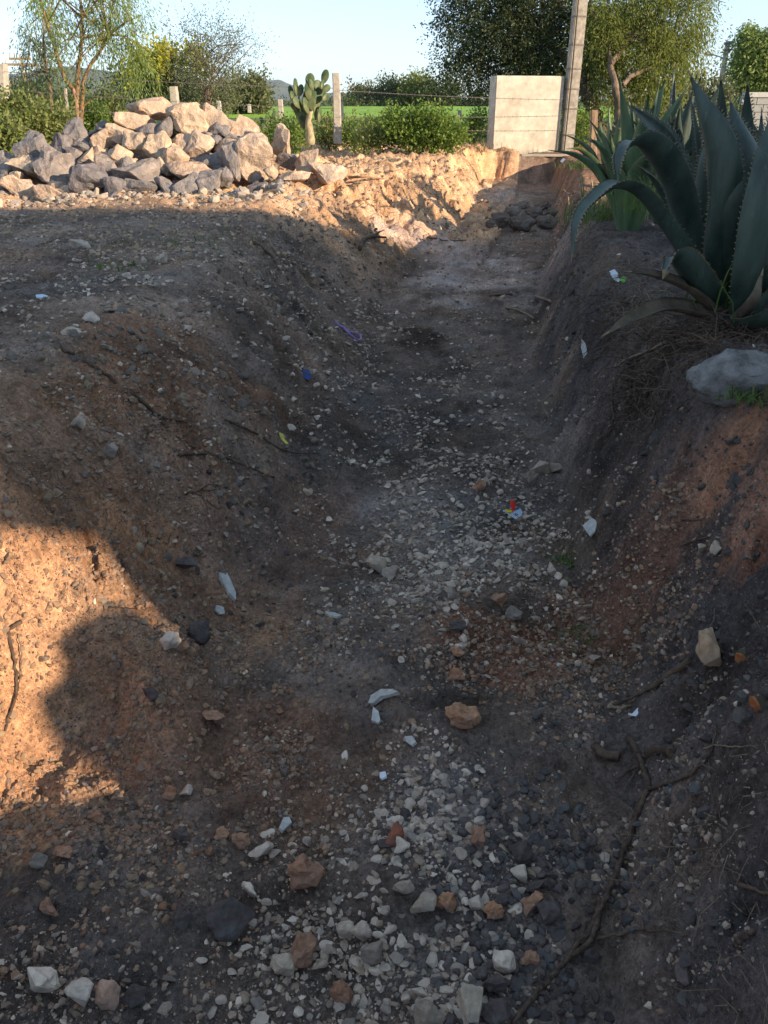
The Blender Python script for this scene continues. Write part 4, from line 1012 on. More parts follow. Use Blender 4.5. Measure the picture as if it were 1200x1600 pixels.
# ------------------------------------------------------------------ stones picked out by eye, each with its own label
def stone_at(name, px, py, w, h, mat, label, seed, npts=12, rough=.04, group=None, cat='stone', lift=.1):
    g = on(px, py + h * .4)
    d = g.y + .0
    o = place_rock(name, px, py, w, h, d, mat, label, cat, seed, group, npts, rough=rough, sub=3, depth_k=.75, sink=.12)
    return o
NS = [('red', 478, 1356, 60, 58, 'largest reddish brown clod near the bottom, left of centre', 30), ('red', 474, 1478, 44, 58, 'tall reddish clod above the rounded pale stone', 30), ('red', 533, 1548, 38, 42, 'reddish clod near the bottom edge', 24), ('grey', 442, 1506, 40, 36, 'rounded blue grey stone touching the tall reddish clod', 16),
      ('red', 724, 1113, 58, 46, 'largest brown stone in the middle of the trench bed', 12), ('pale', 65, 1530, 50, 56, 'largest pale stone in the lower left corner', 10), ('pale', 125, 1548, 48, 42, 'grey stone between the two pale ones in the lower left', 12), ('pink', 166, 1552, 38, 42, 'pinkish stone in the lower left row', 12),
      ('dark', 208, 1550, 40, 40, 'dark round stone right of the pinkish one', 18), ('dark', 360, 1434, 72, 50, 'broad flat dark grey slab set in the bed at the lower left', 10), ('dark', 283, 1436, 32, 28, 'small dark slab left of the broad flat one', 9), ('pale', 407, 1328, 40, 32, 'pale split stone in the small cluster left of centre', 9),
      ('red', 376, 1311, 32, 24, 'orange brown stone in the small cluster left of centre', 14), ('red', 346, 1300, 24, 22, 'small orange stone at the left of the cluster', 12), ('pale', 389, 1392, 26, 28, 'white stone below the small cluster', 9), ('grey', 630, 1380, 36, 34, 'olive grey stone in the centre of the lower gravel', 12),
      ('red', 697, 1405, 34, 32, 'reddish stone right of the olive grey one', 16), ('grey', 662, 1408, 44, 34, 'flat grey stone under the reddish one in the gravel', 9), ('pale', 745, 1412, 28, 26, 'pale angular stone right of the reddish one', 9), ('red', 772, 1420, 34, 26, 'rusty lump with a yellow chip beside it', 12),
      ('red', 832, 1408, 38, 38, 'tan rounded stone among dark stones at the lower right', 16), ('dark', 858, 1424, 42, 40, 'black stone touching the tan rounded one', 12), ('pale', 788, 1504, 38, 38, 'pale cut stone above the black ones at the bottom', 10), ('red', 828, 1496, 34, 24, 'pink brown flat stone at the lower right', 9),
      ('dark', 772, 1535, 38, 36, 'black round stone below the pale cut one', 14), ('grey', 735, 1570, 44, 60, 'tall grey stone at the bottom edge', 12), ('dark', 776, 1580, 46, 44, 'dark stone at the bottom edge right of the tall grey one', 12), ('grey', 672, 1582, 52, 46, 'broad grey brown stone at the bottom edge', 12),
      ('pale', 655, 1545, 30, 26, 'bluish angular pebble above the broad bottom stone', 9), ('red', 747, 1306, 24, 36, 'upright tan clod right of the white chips', 14), ('brick', 617, 1303, 30, 34, 'triangular brick fragment leaning on a pale stone', 7), ('pale', 628, 1320, 26, 24, 'blue white stone under the brick fragment', 10),
      ('grey', 564, 1452, 36, 32, 'tan grey blunt stone in the lower gravel', 12), ('grey', 540, 1450, 30, 28, 'grey angular stone left of the blunt one', 9), ('grey', 580, 1485, 36, 36, 'dark grey wedge in the lower gravel', 9), ('pale', 812, 1362, 28, 28, 'white speckled stone among black ones at the lower right', 9),
      ('dark', 818, 1332, 34, 40, 'black pointed stone in the lower right', 10), ('dark', 840, 1382, 34, 20, 'slate flat stone above the tan one', 9), ('dark', 310, 984, 38, 44, 'round dark grey stone on the left slope', 30), ('pale', 265, 1000, 32, 30, 'white grey stone left of the round dark one', 12),
      ('dark', 293, 878, 34, 30, 'black angular stone halfway up the left slope', 10), ('dark', 236, 1084, 28, 26, 'dark pebble at the foot of the left slope', 12), ('red', 333, 1120, 36, 22, 'long orange brown stone at the foot of the left slope', 12), ('red', 286, 1008, 22, 16, 'small orange stone under the white grey one', 9),
      ('tan', 1112, 1010, 46, 62, 'angular tan stone stuck in the right bank', 9), ('dark', 715, 976, 28, 24, 'round dark stone in the middle of the bed', 20), ('red', 780, 936, 26, 24, 'brown stone at the right end of the pale gravel', 10), ('grey', 803, 958, 28, 22, 'grey stone right of the brown one in the bed', 10),
      ('pale', 811, 998, 22, 22, 'pale cube-like stone at the foot of the right bank', 8), ('red', 712, 1052, 28, 24, 'orange brown clod above the largest brown stone', 14), ('red', 716, 1018, 22, 18, 'rounded orange pebble above the clod', 16), ('pale', 609, 890, 28, 26, 'bright angular stone at the lower left of the pale gravel', 8),
      ('grey', 588, 880, 34, 26, 'flat grey stone beside the bright angular one', 9), ('red', 748, 756, 22, 20, 'lone orange brown stone in the pale gravel', 12), ('grey', 1120, 855, 18, 26, 'pale rounded stone half sunk in the right bank', 12), ('grey', 1096, 855, 14, 18, 'small stone next to the half sunk one in the right bank', 10),
      ('pale', 863, 888, 14, 24, 'upright pale stone in the grass at the foot of the right bank', 9), ('grey', 842, 728, 34, 26, 'large pale grey stone at the upper right of the gravel patch', 9), ('grey', 872, 730, 28, 20, 'pale grey stone at the right tip of the gravel patch', 9), ('grey', 830, 745, 26, 26, 'shaded grey stone in the heap at the right of the gravel patch', 9),
      ('grey', 120, 655, 26, 30, 'flat grey stone on the upper left slope', 8), ('grey', 172, 700, 26, 26, 'rounded grey stone on the middle left slope', 12), ('pale', 142, 495, 30, 20, 'pale stone on the shaded flat ground at the left', 9), ('pale', 125, 380, 34, 20, 'whitish stone on the flat ground below the stone pile', 8),
      ('grey', 252, 402, 22, 20, 'grey stone on the shaded rim below the pile', 9), ('grey', 110, 515, 32, 14, 'flat grey stone on the shaded ground at the left', 9), ('grey', 165, 540, 22, 12, 'low pale stone near the top of the brown slope', 9), ('red', 150, 1276, 28, 22, 'orange stone at the lower left', 12), ('red', 98, 1330, 34, 20, 'pair-like orange clod at the lower left', 12), ('grey', 60, 1342, 28, 26, 'round tan grey stone at the lower left', 14), ('red', 76, 1414, 32, 30, 'brown block with a pale face at the lower left', 8), ('red', 264, 1236, 24, 26, 'orange rounded stone left of the grey pair', 12), ('grey', 290, 1235, 22, 24, 'grey stone right of the orange rounded one', 12), ('dark', 282, 1300, 26, 26, 'dark stone flush with the bed in the lower left', 12)]
M['pink_stone'] = stone_mat('pinkish_stone', [(0.428, 0.264, 0.19), (0.454, 0.288, 0.201)], 40, .22)
M['tan_stone'] = stone_mat('tan_stone', [(0.428, 0.288, 0.179), (0.454, 0.3, 0.19)], 40, .25)
M['brick'] = stone_mat('brick_fragment', [(.28, .10, .06), (.30, .11, .065)], 60, .2)
MM = {'red': 'red_stone', 'grey': 'grey_stone', 'pale': 'pale_stone', 'dark': 'dark_stone', 'pink': 'pink_stone', 'tan': 'tan_stone', 'brick': 'brick'}
KN = {'red': 'reddish_stone', 'grey': 'grey_stone', 'pale': 'pale_stone', 'dark': 'dark_stone', 'pink': 'pinkish_stone', 'tan': 'tan_stone', 'brick': 'brick_fragment'}
taken = []
for i, (c, x, y, w, h, lab, npt) in enumerate(NS):
    o = stone_at(KN[c], x, y, w, h, M[MM[c]], lab, 500 + i, max(npt, 9), .05 if c == 'red' else .025, cat='brick' if c == 'brick' else 'stone')
    taken.append((o.location.x, o.location.y, max(w, h) * .5 / FPX * (o.location - cam.location).length))
# flat white flakes
def flake(px, py, pts, mat, label, cat, name, th=.006, tilt=(0, 0)):
    g = on(px, py); k = (g - cam.location).length / FPX
    b = MB(); n = len(pts); V = []
    for z in (0, th):
        for (x, y) in pts:
            V.append(((x) * k, (-y) * k * 1.3, z + x * k * tilt[0] - y * k * tilt[1] + random.uniform(-.2, .2) * th))
    F = [tuple(range(n))[::-1], tuple(range(n, 2 * n))] + [(i, (i + 1) % n, n + (i + 1) % n, n + i) for i in range(n)]
    b.add(V, F); o = b.build(name, mat)
    e = .02; gx = (gz(g.x + e, g.y) - gz(g.x - e, g.y)) / (2 * e); gy = (gz(g.x, g.y + e) - gz(g.x, g.y - e)) / (2 * e)
    gx = max(-1, min(1, gx)); gy = max(-1, min(1, gy))
    nrm = Vector((-gx, -gy, 1)).normalized()
    o.rotation_mode = 'QUATERNION'; o.rotation_quaternion = Vector((0, 0, 1)).rotation_difference(nrm)
    o.location = g + nrm * .008
    return tag(o, label, cat)
M['plaster'] = plain_mat('white_plaster', (.42, .40, .37), .15, 60, .85, .003)
M['paper'] = plain_mat('white_paper', (.62, .64, .70), .05, 60, .6, .001)
flake(350, 915, [(-20, -18), (-10, -20), (4, -8), (18, 8), (22, 18), (8, 16), (-8, 4), (-18, -8)], M['plaster'], 'long white plaster flake lying on the left slope', 'plaster flake', 'plaster_flake', .012)
flake(600, 1092, [(-30, 2), (-18, -6), (2, -8), (20, -2), (30, 6), (14, 4), (0, 2), (-14, 6)], M['plaster'], 'wide curved white flake in the middle of the bed', 'plaster flake', 'plaster_flake', .012)
flake(589, 1124, [(-4, -14), (4, -6), (7, 8), (4, 12), (-7, 6)], M['plaster'], 'small pointed white flake below the wide curved one', 'plaster flake', 'plaster_flake', .01)
flake(340, 956, [(-8, -4), (4, -6), (9, 1), (2, 5), (-7, 3)], M['plaster'], 'small white flake below the long one on the left slope', 'plaster flake', 'plaster_flake', .008)
flake(520, 966, [(-14, -3), (0, -6), (12, -2), (6, 4), (-8, 5)], M['plaster'], 'white chip lying left of the middle of the bed', 'plaster flake', 'plaster_flake', .008)
flake(645, 1160, [(-8, -6), (4, -4), (9, 6), (2, 9), (-6, 2)], M['plaster'], 'white chip right of the two central flakes', 'plaster flake', 'plaster_flake', .01)
flake(600, 1217, [(-5, -6), (4, -5), (6, 4), (-2, 7), (-5, 2)], M['paper'], 'tiny bluish white chip beside a red crumb', 'chip', 'white_chip', .006)
flake(444, 1296, [(-8, 8), (-4, -12), (4, -14), (9, -6), (2, 4), (-2, 12)], M['plaster'], 'ragged white flake right of the small cluster', 'plaster flake', 'plaster_flake', .008)
flake(928, 828, [(-12, -14), (6, -16), (12, -4), (2, 8), (-8, 10)], M['plaster'], 'pale scraped patch of plaster on the lower right bank', 'plaster flake', 'plaster_flake', .006)
flake(914, 548, [(-6, 12), (-2, -6), (4, -16), (6, -6), (2, 10)], M['plaster'], 'narrow pale scrap stuck high on the right bank', 'plaster flake', 'plaster_flake', .006)
# litter
flake(986, 1117, [(-15, -1), (-8, 2), (-2, 0), (2, 2), (14, -4), (15, 2), (6, 7), (0, 4), (-8, 7), (-14, 5)], M['paper'], 'torn strip of white paper on the right bank', 'paper scrap', 'paper_scrap', .002)
flake(478, 588, [(-8, -5), (2, -7), (8, 0), (5, 6), (-5, 5)], plain_mat('blue_plastic', (.03, .05, .16), .2, 40, .4, .002), 'small dark blue plastic scrap on the left slope', 'plastic scrap', 'plastic_scrap', .008)
flake(440, 686, [(-10, -4), (-2, -6), (4, 0), (12, 2), (8, 6), (-2, 3)], plain_mat('yellow_leaf', (.45, .40, .08), .2, 40, .6, .002), 'small yellow leaf on the left slope', 'leaf', 'yellow_leaf', .003)
flake(66, 466, [(-9, -2), (0, -4), (9, -1), (6, 3), (-6, 3)], plain_mat('pale_blue_plastic', (.45, .55, .65), .1, 40, .4, .002), 'pale blue plastic scrap on the shaded flat ground', 'plastic scrap', 'plastic_scrap', .004)
flake(880, 252, [(-3, -4), (3, -5), (4, 3), (-2, 5)], M['paper'], 'white scrap at the top of the far end wall', 'paper scrap', 'paper_scrap', .006)
# snack wrapper: blue white sheet with a red and yellow print
m_wr, nt, bb = new_mat('wrapper_film')
tc = nd(nt, 'ShaderNodeTexCoord'); mp = nd(nt, 'ShaderNodeMapping'); mp.inputs['Scale'].default_value = (60, 60, 60); mp.inputs['Rotation'].default_value = (0, 0, .5)
nt.links.new(tc.outputs['Object'], mp.inputs[0]); wv = nd(nt, 'ShaderNodeTexWave'); wv.inputs['Scale'].default_value = .8; wv.inputs['Distortion'].default_value = 1; nt.links.new(mp.outputs[0], wv.inputs[0])
rr_ = ramp(nt, [(0, (.7, .74, .78)), (.55, (.66, .72, .78)), (.62, (.08, .22, .5)), (1, (.1, .3, .6))]); nt.links.new(wv.outputs[0], rr_.inputs[0]); nt.links.new(rr_.outputs[0], bb.inputs[0]); bb.inputs['Roughness'].default_value = .3
w = flake(802, 804, [(-20, 4), (-4, 0), (6, -8), (10, -14), (14, -6), (8, 8), (4, 14), (-10, 8)], m_wr, 'crumpled blue white wrapper with red and yellow print lying in the pale gravel', 'wrapper', 'snack_wrapper', .005, (.15, .2))
for nm, pts, col in (('red_print', [(-10, 2), (-6, -6), (-10, -14), (-2, -22), (0, -10), (-2, -2), (-6, 4)], (.62, .02, .015)), ('yellow_print', [(-18, 4), (-8, 2), (-6, 5), (-14, 8)], (.7, .5, .03))):
    q = flake(802, 804, pts, plain_mat(nm, col, .1, 40, .3, .001), None, None, nm, .004, (.15, .3)); q.parent = w; q.rotation_quaternion = (1, 0, 0, 0); q.location = (0, 0, .008); 
    for kk in ('label', 'category'):
        if kk in q: del q[kk]
w = flake(962, 432, [(-5, -9), (3, -8), (5, 0), (3, 5), (8, 9), (0, 10), (-4, 3)], M['paper'], 'white and green wrapper scrap under the agave', 'wrapper', 'paper_wrapper', .004)
q = flake(975, 438, [(-5, -3), (4, -4), (6, 3), (-2, 5)], plain_mat('green_print', (.12, .45, .05), .1, 40, .4, .001), 'bright green bit of packaging under the agave', 'wrapper', 'green_wrapper', .003)
# purple plastic strap: ribbon with a ring
g = on(552, 530); b = MB(); k = (g - cam.location).length / FPX
ring = [Vector((math.cos(a) * 12 * k, math.sin(a) * 12 * k * 1.3, .012 + .008 * math.sin(2 * a))) for a in np.linspace(0, 2 * math.pi, 15)]
b.tube(ring, .006, 5); b.tube([Vector((-11 * k, .01, .01)), Vector((-18 * k, .03, .02)), Vector((-26 * k, .06, .012)), Vector((-34 * k, .09, .018))], .009, 5)
o = b.build('plastic_strap', plain_mat('violet_plastic', (.26, .17, .42), .1, 30, .4, .001)); o.location = g + Vector((0, 0, .02))
e = .06; nrm = Vector((-(gz(g.x + e, g.y) - gz(g.x - e, g.y)) / (2 * e), -(gz(g.x, g.y + e) - gz(g.x, g.y - e)) / (2 * e), 1)).normalized(); o.rotation_mode = 'QUATERNION'; o.rotation_quaternion = Vector((0, 0, 1)).rotation_difference(nrm)
tag(o, 'violet plastic strap with a ring on the left slope', 'strap')
# broken rusty pipe ends in the right bank
def pipe(px, py, r_px, L, dirv, label):
    g = on(px, py) ; k = (g - cam.location).length / FPX; r = r_px * k
    root = empty('clay_pipe', g); tag(root, label, 'pipe')
    dv = Vector(dirv).normalized(); b = MB(); n = 12
    b.tube([dv * -.02, dv * .02, dv * L], [r * 1.02, r, r * .96], n, cap=False, wob=.03); o = b.build('wall', M['pipe'], None, True); o.parent = root
    b = MB(); b.tube([dv * -.021, dv * -.012], [r * .98, r * .5], n, cap=True); o = b.build('broken_end', M['pipe_in'], None, False); o.parent = root
M['pipe'] = plain_mat('wet_bark', (.06, .05, .03), .3, 30, .7, .003); M['pipe_in'] = plain_mat('orange_cut_wood', (.34, .12, .04), .3, 60, .7, .004, col2=(.10, .05, .03), f2=(.5, .65))
def stub(px, py, r_px, L, dirv, label):
    g = on(px, py); k = (g - cam.location).length / FPX; r = r_px * k
    root = empty('cut_root', g); tag(root, label, 'root')
    dv = Vector(dirv).normalized(); b = MB()
    b.tube([dv * 0, dv * L * .5, dv * L], [r, r * 1.05, r * 1.15], 10, wob=.08); o = b.build('bark', M['pipe'], None, True); o.parent = root
    b = MB(); b.tube([dv * -.004, dv * .003], [r * .8, r * .95], 10, wob=.1); o = b.build('cut_face', M['pipe_in']); o.parent = root
stub(1180, 1102, 15, .16, (.75, .1, .1), 'cut root with a bright orange end on the right bank')
stub(1158, 1030, 12, .12, (.8, .45, .1), 'smaller cut root with a rusty end behind the tan stone')

# ------------------------------------------------------------------ individual small stones of the bed and slopes
def normal_at(x, y, e=.02):
    return Vector((-(gz(x + e, y) - gz(x - e, y)) / (2 * e), -(gz(x, y + e) - gz(x, y - e)) / (2 * e), 1)).normalized()
TPL = {}
for nm, mk, n, npts, rg in (('grey_stone', 'grey_stone', 9, 10, .03), ('pale_stone', 'pale_stone', 9, 9, .02), ('reddish_stone', 'red_stone', 7, 16, .05), ('dark_stone', 'dark_stone', 7, 12, .04)):
    TPL[nm] = []
    for i in range(n):
        me = rock_mesh(nm, 700 + i * 7 + len(nm), npts + (i % 3) * 2, (1, random.uniform(.65, .95), random.uniform(.4, .75)), 2, rg, .3)
        me.materials.append(M[mk]); TPL[nm].append(me)
def scatter(nm, cx, cy, rx, ry, n, s0, s1, label, group, seed):
    c = on(cx, cy); g = random.Random(seed); k = 0; tries = 0
    while k < n and tries < n * 12:
        tries += 1
        a = g.uniform(0, 2 * math.pi); r = math.sqrt(g.random())
        x = c.x + math.cos(a) * r * rx; y = c.y + math.sin(a) * r * ry
        s = s0 + (s1 - s0) * g.random() ** 2
        if y < .55 or any(abs(x - q[0]) < (q[2] + s * .5) and abs(y - q[1]) < (q[2] + s * .5) for q in taken): continue
        taken.append((x, y, s * .42))
        o = bpy.data.objects.new(nm, g.choice(TPL[nm])); COL.objects.link(o)
        o.location = (x, y, gz(x, y) + s * .12)
        o.rotation_euler = (g.gauss(0, .3), g.gauss(0, .3), g.uniform(0, 6.28)); o.scale = (s, s * g.uniform(.8, 1.1), s * g.uniform(.8, 1.1))
        tag(o, label, 'stone', group); k += 1
scatter('pale_stone', 640, 1420, .34, .22, 30, .022, .046, 'small pale angular stone in the gravel at the bottom centre', 'pale stones of the bottom gravel', 1)
scatter('grey_stone', 640, 1450, .34, .22, 55, .022, .05, 'small grey angular stone in the gravel at the bottom centre', 'grey stones of the bottom gravel', 2)
scatter('dark_stone', 850, 1480, .14, .24, 42, .025, .055, 'dark volcanic stone in the dark heap at the lower right', 'dark stones at the lower right', 3)
scatter('pale_stone', 700, 830, .34, .55, 110, .025, .06, 'pale flat stone in the bright gravel patch halfway down the trench', 'pale stones of the middle gravel patch', 4)
scatter('grey_stone', 720, 780, .38, .55, 70, .025, .06, 'grey stone in the gravel patch halfway down the trench', 'grey stones of the middle gravel patch', 5)
scatter('reddish_stone', 790, 1040, .2, .25, 70, .014, .034, 'reddish pebble in the rubble at the foot of the right bank', 'reddish pebbles at the foot of the right bank', 6)
scatter('reddish_stone', 930, 1000, .25, .25, 70, .012, .03, 'reddish crumb of earth on the lower right bank', 'reddish crumbs on the right bank', 7)
scatter('reddish_stone', 320, 1120, .35, .25, 60, .014, .032, 'reddish pebble at the foot of the left slope', 'reddish pebbles at the foot of the left slope', 8)
scatter('reddish_stone', 160, 1340, .25, .2, 30, .016, .032, 'reddish pebble in the lower left of the bed', 'reddish pebbles in the lower left', 9)
scatter('grey_stone', 290, 800, .3, .5, 55, .02, .05, 'grey stone lying on the left slope', 'grey stones on the left slope', 10)
scatter('dark_stone', 330, 850, .3, .4, 45, .02, .05, 'dark stone lying on the left slope', 'dark stones on the left slope', 11)
scatter('pale_stone', 540, 620, .4, 1.2, 60, .03, .07, 'pale stone on the slope above the violet strap', 'pale stones along the left slope', 12)
scatter('grey_stone', 140, 450, 1.0, 1.0, 50, .03, .09, 'grey stone on the shaded flat ground at the left', 'grey stones on the shaded flat ground', 13)
scatter('pale_stone', 740, 640, .25, .6, 40, .02, .05, 'pale stone in the thin strip of gravel beyond the patch', 'pale stones of the far gravel strip', 14)
scatter('dark_stone', 620, 1000, .35, .35, 45, .014, .03, 'dark pebble in the middle of the bed', 'dark pebbles in the middle of the bed', 15)
scatter('grey_stone', 120, 1540, .3, .12, 20, .02, .05, 'grey stone in the row at the lower left corner', 'grey stones at the lower left corner', 16)
scatter('dark_stone', 100, 1440, .3, .2, 20, .02, .045, 'dark stone in the lower left of the bed', 'dark stones in the lower left', 17)

# ------------------------------------------------------------------ loose grit and gravel nobody could count
def grit(name, pts, sizes, mat, label, seed, sub=1, flat=.65):
    g = np.random.default_rng(seed); V0, F0 = ico(sub)
    n = len(pts)
    var = []
    for t in range(12):
        q = g.normal(size=(9, 3)); q /= np.linalg.norm(q, axis=1)[:, None]
        sup = (V0 @ q.T)
        cut = .20 + .20 * g.random(9)
        W = V0.copy()
        for j in range(9):
            ex = np.clip(W @ q[j] - cut[j], 0, None); W -= ex[:, None] * q[j]
        var.append(W * np.array([1, .6 + .4 * g.random(), flat * (.7 + .6 * g.random())]) * 1.35)
    var = np.array(var); idx = g.integers(0, 12, n)
    A = var[idx]                                    # n, v, 3
    a = g.random(n) * 6.283; b = g.normal(size=n) * .35; c = g.normal(size=n) * .35
    ca, sa, cb, sb, cc, sc_ = np.cos(a), np.sin(a), np.cos(b), np.sin(b), np.cos(c), np.sin(c)
    R = np.zeros((n, 3, 3))
    R[:, 0, 0] = ca * cb; R[:, 0, 1] = ca * sb * sc_ - sa * cc; R[:, 0, 2] = ca * sb * cc + sa * sc_
    R[:, 1, 0] = sa * cb; R[:, 1, 1] = sa * sb * sc_ + ca * cc; R[:, 1, 2] = sa * sb * cc - ca * sc_
    R[:, 2, 0] = -sb; R[:, 2, 1] = cb * sc_; R[:, 2, 2] = cb * cc
    P = np.einsum('nij,nvj->nvi', R, A) * sizes[:, None, None] + pts[:, None, :]
    nv = V0.shape[0]
    F = (F0[None] + (np.arange(n) * nv)[:, None, None]).reshape(-1, 3)
    return tag(link(name, mesh_np(name, P.reshape(-1, 3), F), mat), label, 'gravel', kind='stuff')
def sample(n, seed, y0, y1, wfun, xl=-2.6, xr=2.2, k=1.0, smin=.004, smax=.02, power=2.5, grow=.0035):
    """points spread over the ground, thinner with distance, kept by a weight"""
    g = np.random.default_rng(seed); out = []; S = []; tot = 0
    while tot < n:
        m = n * 3
        y = y0 * (y1 / y0) ** g.random(m)
        hw = .52 * (y + .4) + .1
        x = (g.random(m) * 2 - 1) * hw
        x = np.clip(x, -30, 30)
        w = wfun(x, y)
        keep = g.random(m) < w
        x, y = x[keep], y[keep]
        s = (smin + (smax - smin) * g.random(len(x)) ** power) + grow * np.maximum(0, y - 1.2) * (.5 + g.random(len(x)))
        z = H(x, y)
        out.append(np.stack([x, y, z + s * (-.22 + .34 * g.random(len(x)))], 1)); S.append(s); tot += len(x)
    return np.concatenate(out)[:n], np.concatenate(S)[:n]
def pat(px, py, rx, ry):
    c = on(px, py)
    return lambda x, y: np.exp(-(((x - c.x) / rx) ** 2 + ((y - c.y) / ry) ** 2))
zones_pale = [(pat(700, 840, .38, .55), 1.), (pat(650, 1450, .34, .22), .26), (pat(740, 640, .22, .7), .6), (pat(540, 560, .3, 1.2), .25), (pat(660, 1250, .14, .3), .5), (pat(180, 430, 1.2, 1.0), .15), (pat(420, 430, .5, 1.2), .15), (pat(590, 450, .3, 1.0), .35)]
zones_red = [(pat(960, 960, .4, .4), 1.), (pat(780, 1040, .25, .25), .7), (pat(60, 1000, .5, .4), .5), (pat(60, 1200, .35, .3), .9), (pat(330, 1120, .45, .3), .7), (pat(250, 620, .45, .6), .35), (pat(1180, 740, .2, .35), .9), (pat(440, 1000, .3, .3), .3), (pat(150, 1320, .3, .2), .5)]
def wsum(z, base=0.):
    def f(x, y):
        r = base
        for q, w_ in z: r = r + q(x, y) * w_
        cl = np.clip(.55 + fbm(x, y, 5, 3, 77) * 1.6, 0, 1.2)
        mid = tb(TRT, y)
        smoothbank = 1 - .93 * sstep((x - mid - .12) / .15) * (1 - sum(q(x, y) for q, _ in zones_red[:1]) * .8).clip(0, 1)
        return np.clip(r * cl, 0, 1) * smoothbank
    return f
p, s = sample(4600, 1, .6, 6.5, wsum(zones_pale), smin=.005, smax=.034, power=3.0)
grit('pale_gravel', p, s, M['grit_pale'], 'loose pale gravel of the middle patch and lower bed', 1, 2, .5)
p, s = sample(9000, 2, .6, 4.5, wsum(zones_red), smin=.005, smax=.022, power=2.4)
grit('reddish_gravel', p, s, M['grit_red'], 'loose reddish crumbs on the mound and the lower right bank', 2, 1, .8)
mound = pat(80, 960, .55, .6)
p, s = sample(24000, 3, .6, 12, wsum([(lambda x, y: 1 - .9 * mound(x, y), .6)]), smin=.004, smax=.022, power=3.5)
grit('grey_gravel', p, s, M['grit_grey'], 'loose grey and dark gravel strewn over the whole trench', 3, 1)
pg = np.random.default_rng(9); px_ = pg.uniform(-5.2, -.7, 900); py_ = pg.normal(8.15, .28, 900)
grit('stone_chips', np.stack([px_, py_, H(px_, py_) + .005], 1), .02 + .09 * pg.random(900) ** 3, stone_mat('quarry_chips', [(.44, .36, .28), (.5, .4, .31), (.25, .22, .2), (.38, .3, .24)], 20, .25, True), 'chips and small rubble around the foot of the stone pile', 9, 2, .6)
p, s = sample(5000, 4, 5, 15, lambda x, y: np.clip(.5 + fbm(x, y, 3, 3, 66) * 1.5, 0, 1) * (x < tb(TLT, y)), smin=.015, smax=.05, power=3., grow=.0)
grit('earth_clods', p, s, stone_mat('tan_clods', [(.36, .25, .16), (.42, .30, .20), (.28, .20, .14), (.38, .28, .2)], 20, .2, True), 'crumbly tan clods on the sunlit spoil bank', 4, 1, .8)
p, s = sample(2400, 6, 1.1, 3.5, lambda x, y: np.clip(mound(x, y) + .5 * pat(200, 700, .5, .6)(x, y) + .3 * pat(330, 1000, .4, .4)(x, y), 0, 1), smin=.006, smax=.028, power=3.5)
grit('mound_clods', p - np.array([0, 0, .003]), s, stone_mat('orange_clods', [(0.275, 0.164, 0.094), (0.339, 0.222, 0.141), (0.234, 0.147, 0.087), (0.318, 0.234, 0.152)], 40, .25, True), 'crumbly orange clods on the sunlit mound and brown slope', 6, 2, .85)
p, s = sample(2600, 11, .9, 9, lambda x, y: np.clip(.35 + fbm(x, y, 3, 3, 166) * 1.8, 0, 1) * sstep((x - tb(TRT, y) - .02) / .1) * (x > 0), smin=.008, smax=.045, power=3.5, grow=.002)
grit('dark_clods', p - np.array([0, 0, 1]) * (s * .22)[:, None], s, stone_mat('dark_earth_clods', [(0.072, 0.06, 0.053), (0.102, 0.084, 0.072), (0.06, 0.05, 0.046), (0.119, 0.088, 0.068)], 40, .3, True, .006), 'dark crumbling clods of earth on the right bank', 11, 2, .75)
p, s = sample(3200, 12, 1.6, 10, lambda x, y: (1 - .97 * np.clip(mound(x, y) * 1.8, 0, 1)) * np.clip(.3 + fbm(x, y, 2.6, 3, 167) * 2.0, 0, 1) * sstep((tb(TLT, y) + .1 - x) / .15), smin=.008, smax=.05, power=3.5, grow=.002)
grit('brown_clods', p - np.array([0, 0, 1]) * (s * .2)[:, None], s, stone_mat('brown_earth_clods', [(0.145, 0.113, 0.087), (0.187, 0.143, 0.104), (0.119, 0.097, 0.079), (0.204, 0.151, 0.108)], 40, .3, True, .006), 'brown crumbling clods of earth on the left slope', 12, 2, .75)
p, s = sample(1500, 5, .6, 3.2, wsum([(pat(860, 1480, .18, .3), 1.), (pat(900, 1250, .2, .25), .3)]), smin=.008, smax=.036, power=2.0)
grit('dark_gravel', p, s, stone_mat('loose_dark_grit', [(0.055, 0.045, 0.043), (0.096, 0.077, 0.071), (0.138, 0.107, 0.097), (0.076, 0.056, 0.051)], 60, .2, True), 'loose black volcanic gravel at the lower right of the bed', 5, 2)

# ------------------------------------------------------------------ roots, sticks and straw
def root_obj(name, pix, r0, r1, mat, label, cat='root', lift=.01, branches=(), n=None, wob=.15, depth=None, jit=1.0):
    def mk(pp, a, b_):
        if depth: pts = [at(x, y, dd) for (x, y), dd in zip(pp, depth)]
        else: pts = [on(x, y) for x, y in pp]
        c = curve_pts(pts, max(8, len(pts) * 5)); m = len(c)
        out = []
        for i, q in enumerate(c):
            q = q + Vector((random.gauss(0, 1), random.gauss(0, 1), random.gauss(0, .6))) * .0015 * jit
            out.append(q + Vector((0, 0, lift * .5)))
        if not depth:
            zz = np.array([max(q.z, gz(q.x, q.y) + lift * .3) for q in out])
            zz = np.convolve(np.pad(zz, 2, mode='edge'), [.15, .2, .3, .2, .15], 'valid')
            for q, z_ in zip(out, zz): q.z = z_
        return out, [(a + (b_ - a) * i / (m - 1)) for i in range(m)]
    b = MB(); c, rr = mk(pix, r0, r1); o0 = c[0].copy()
    b.tube([q - o0 for q in c], rr, 7, wob=wob)
    o = b.build(name, mat, None, True); o.location = o0; tag(o, label, cat)
    dsv = depth; 
    for (pp, a, b_) in branches:
        depth = None
        c, rr = mk(pp, a, b_); b = MB(); b.tube([q - o0 for q in c], rr, 6, wob=wob)
        k = b.build('branch', mat, None, True); k.parent = o
    return o
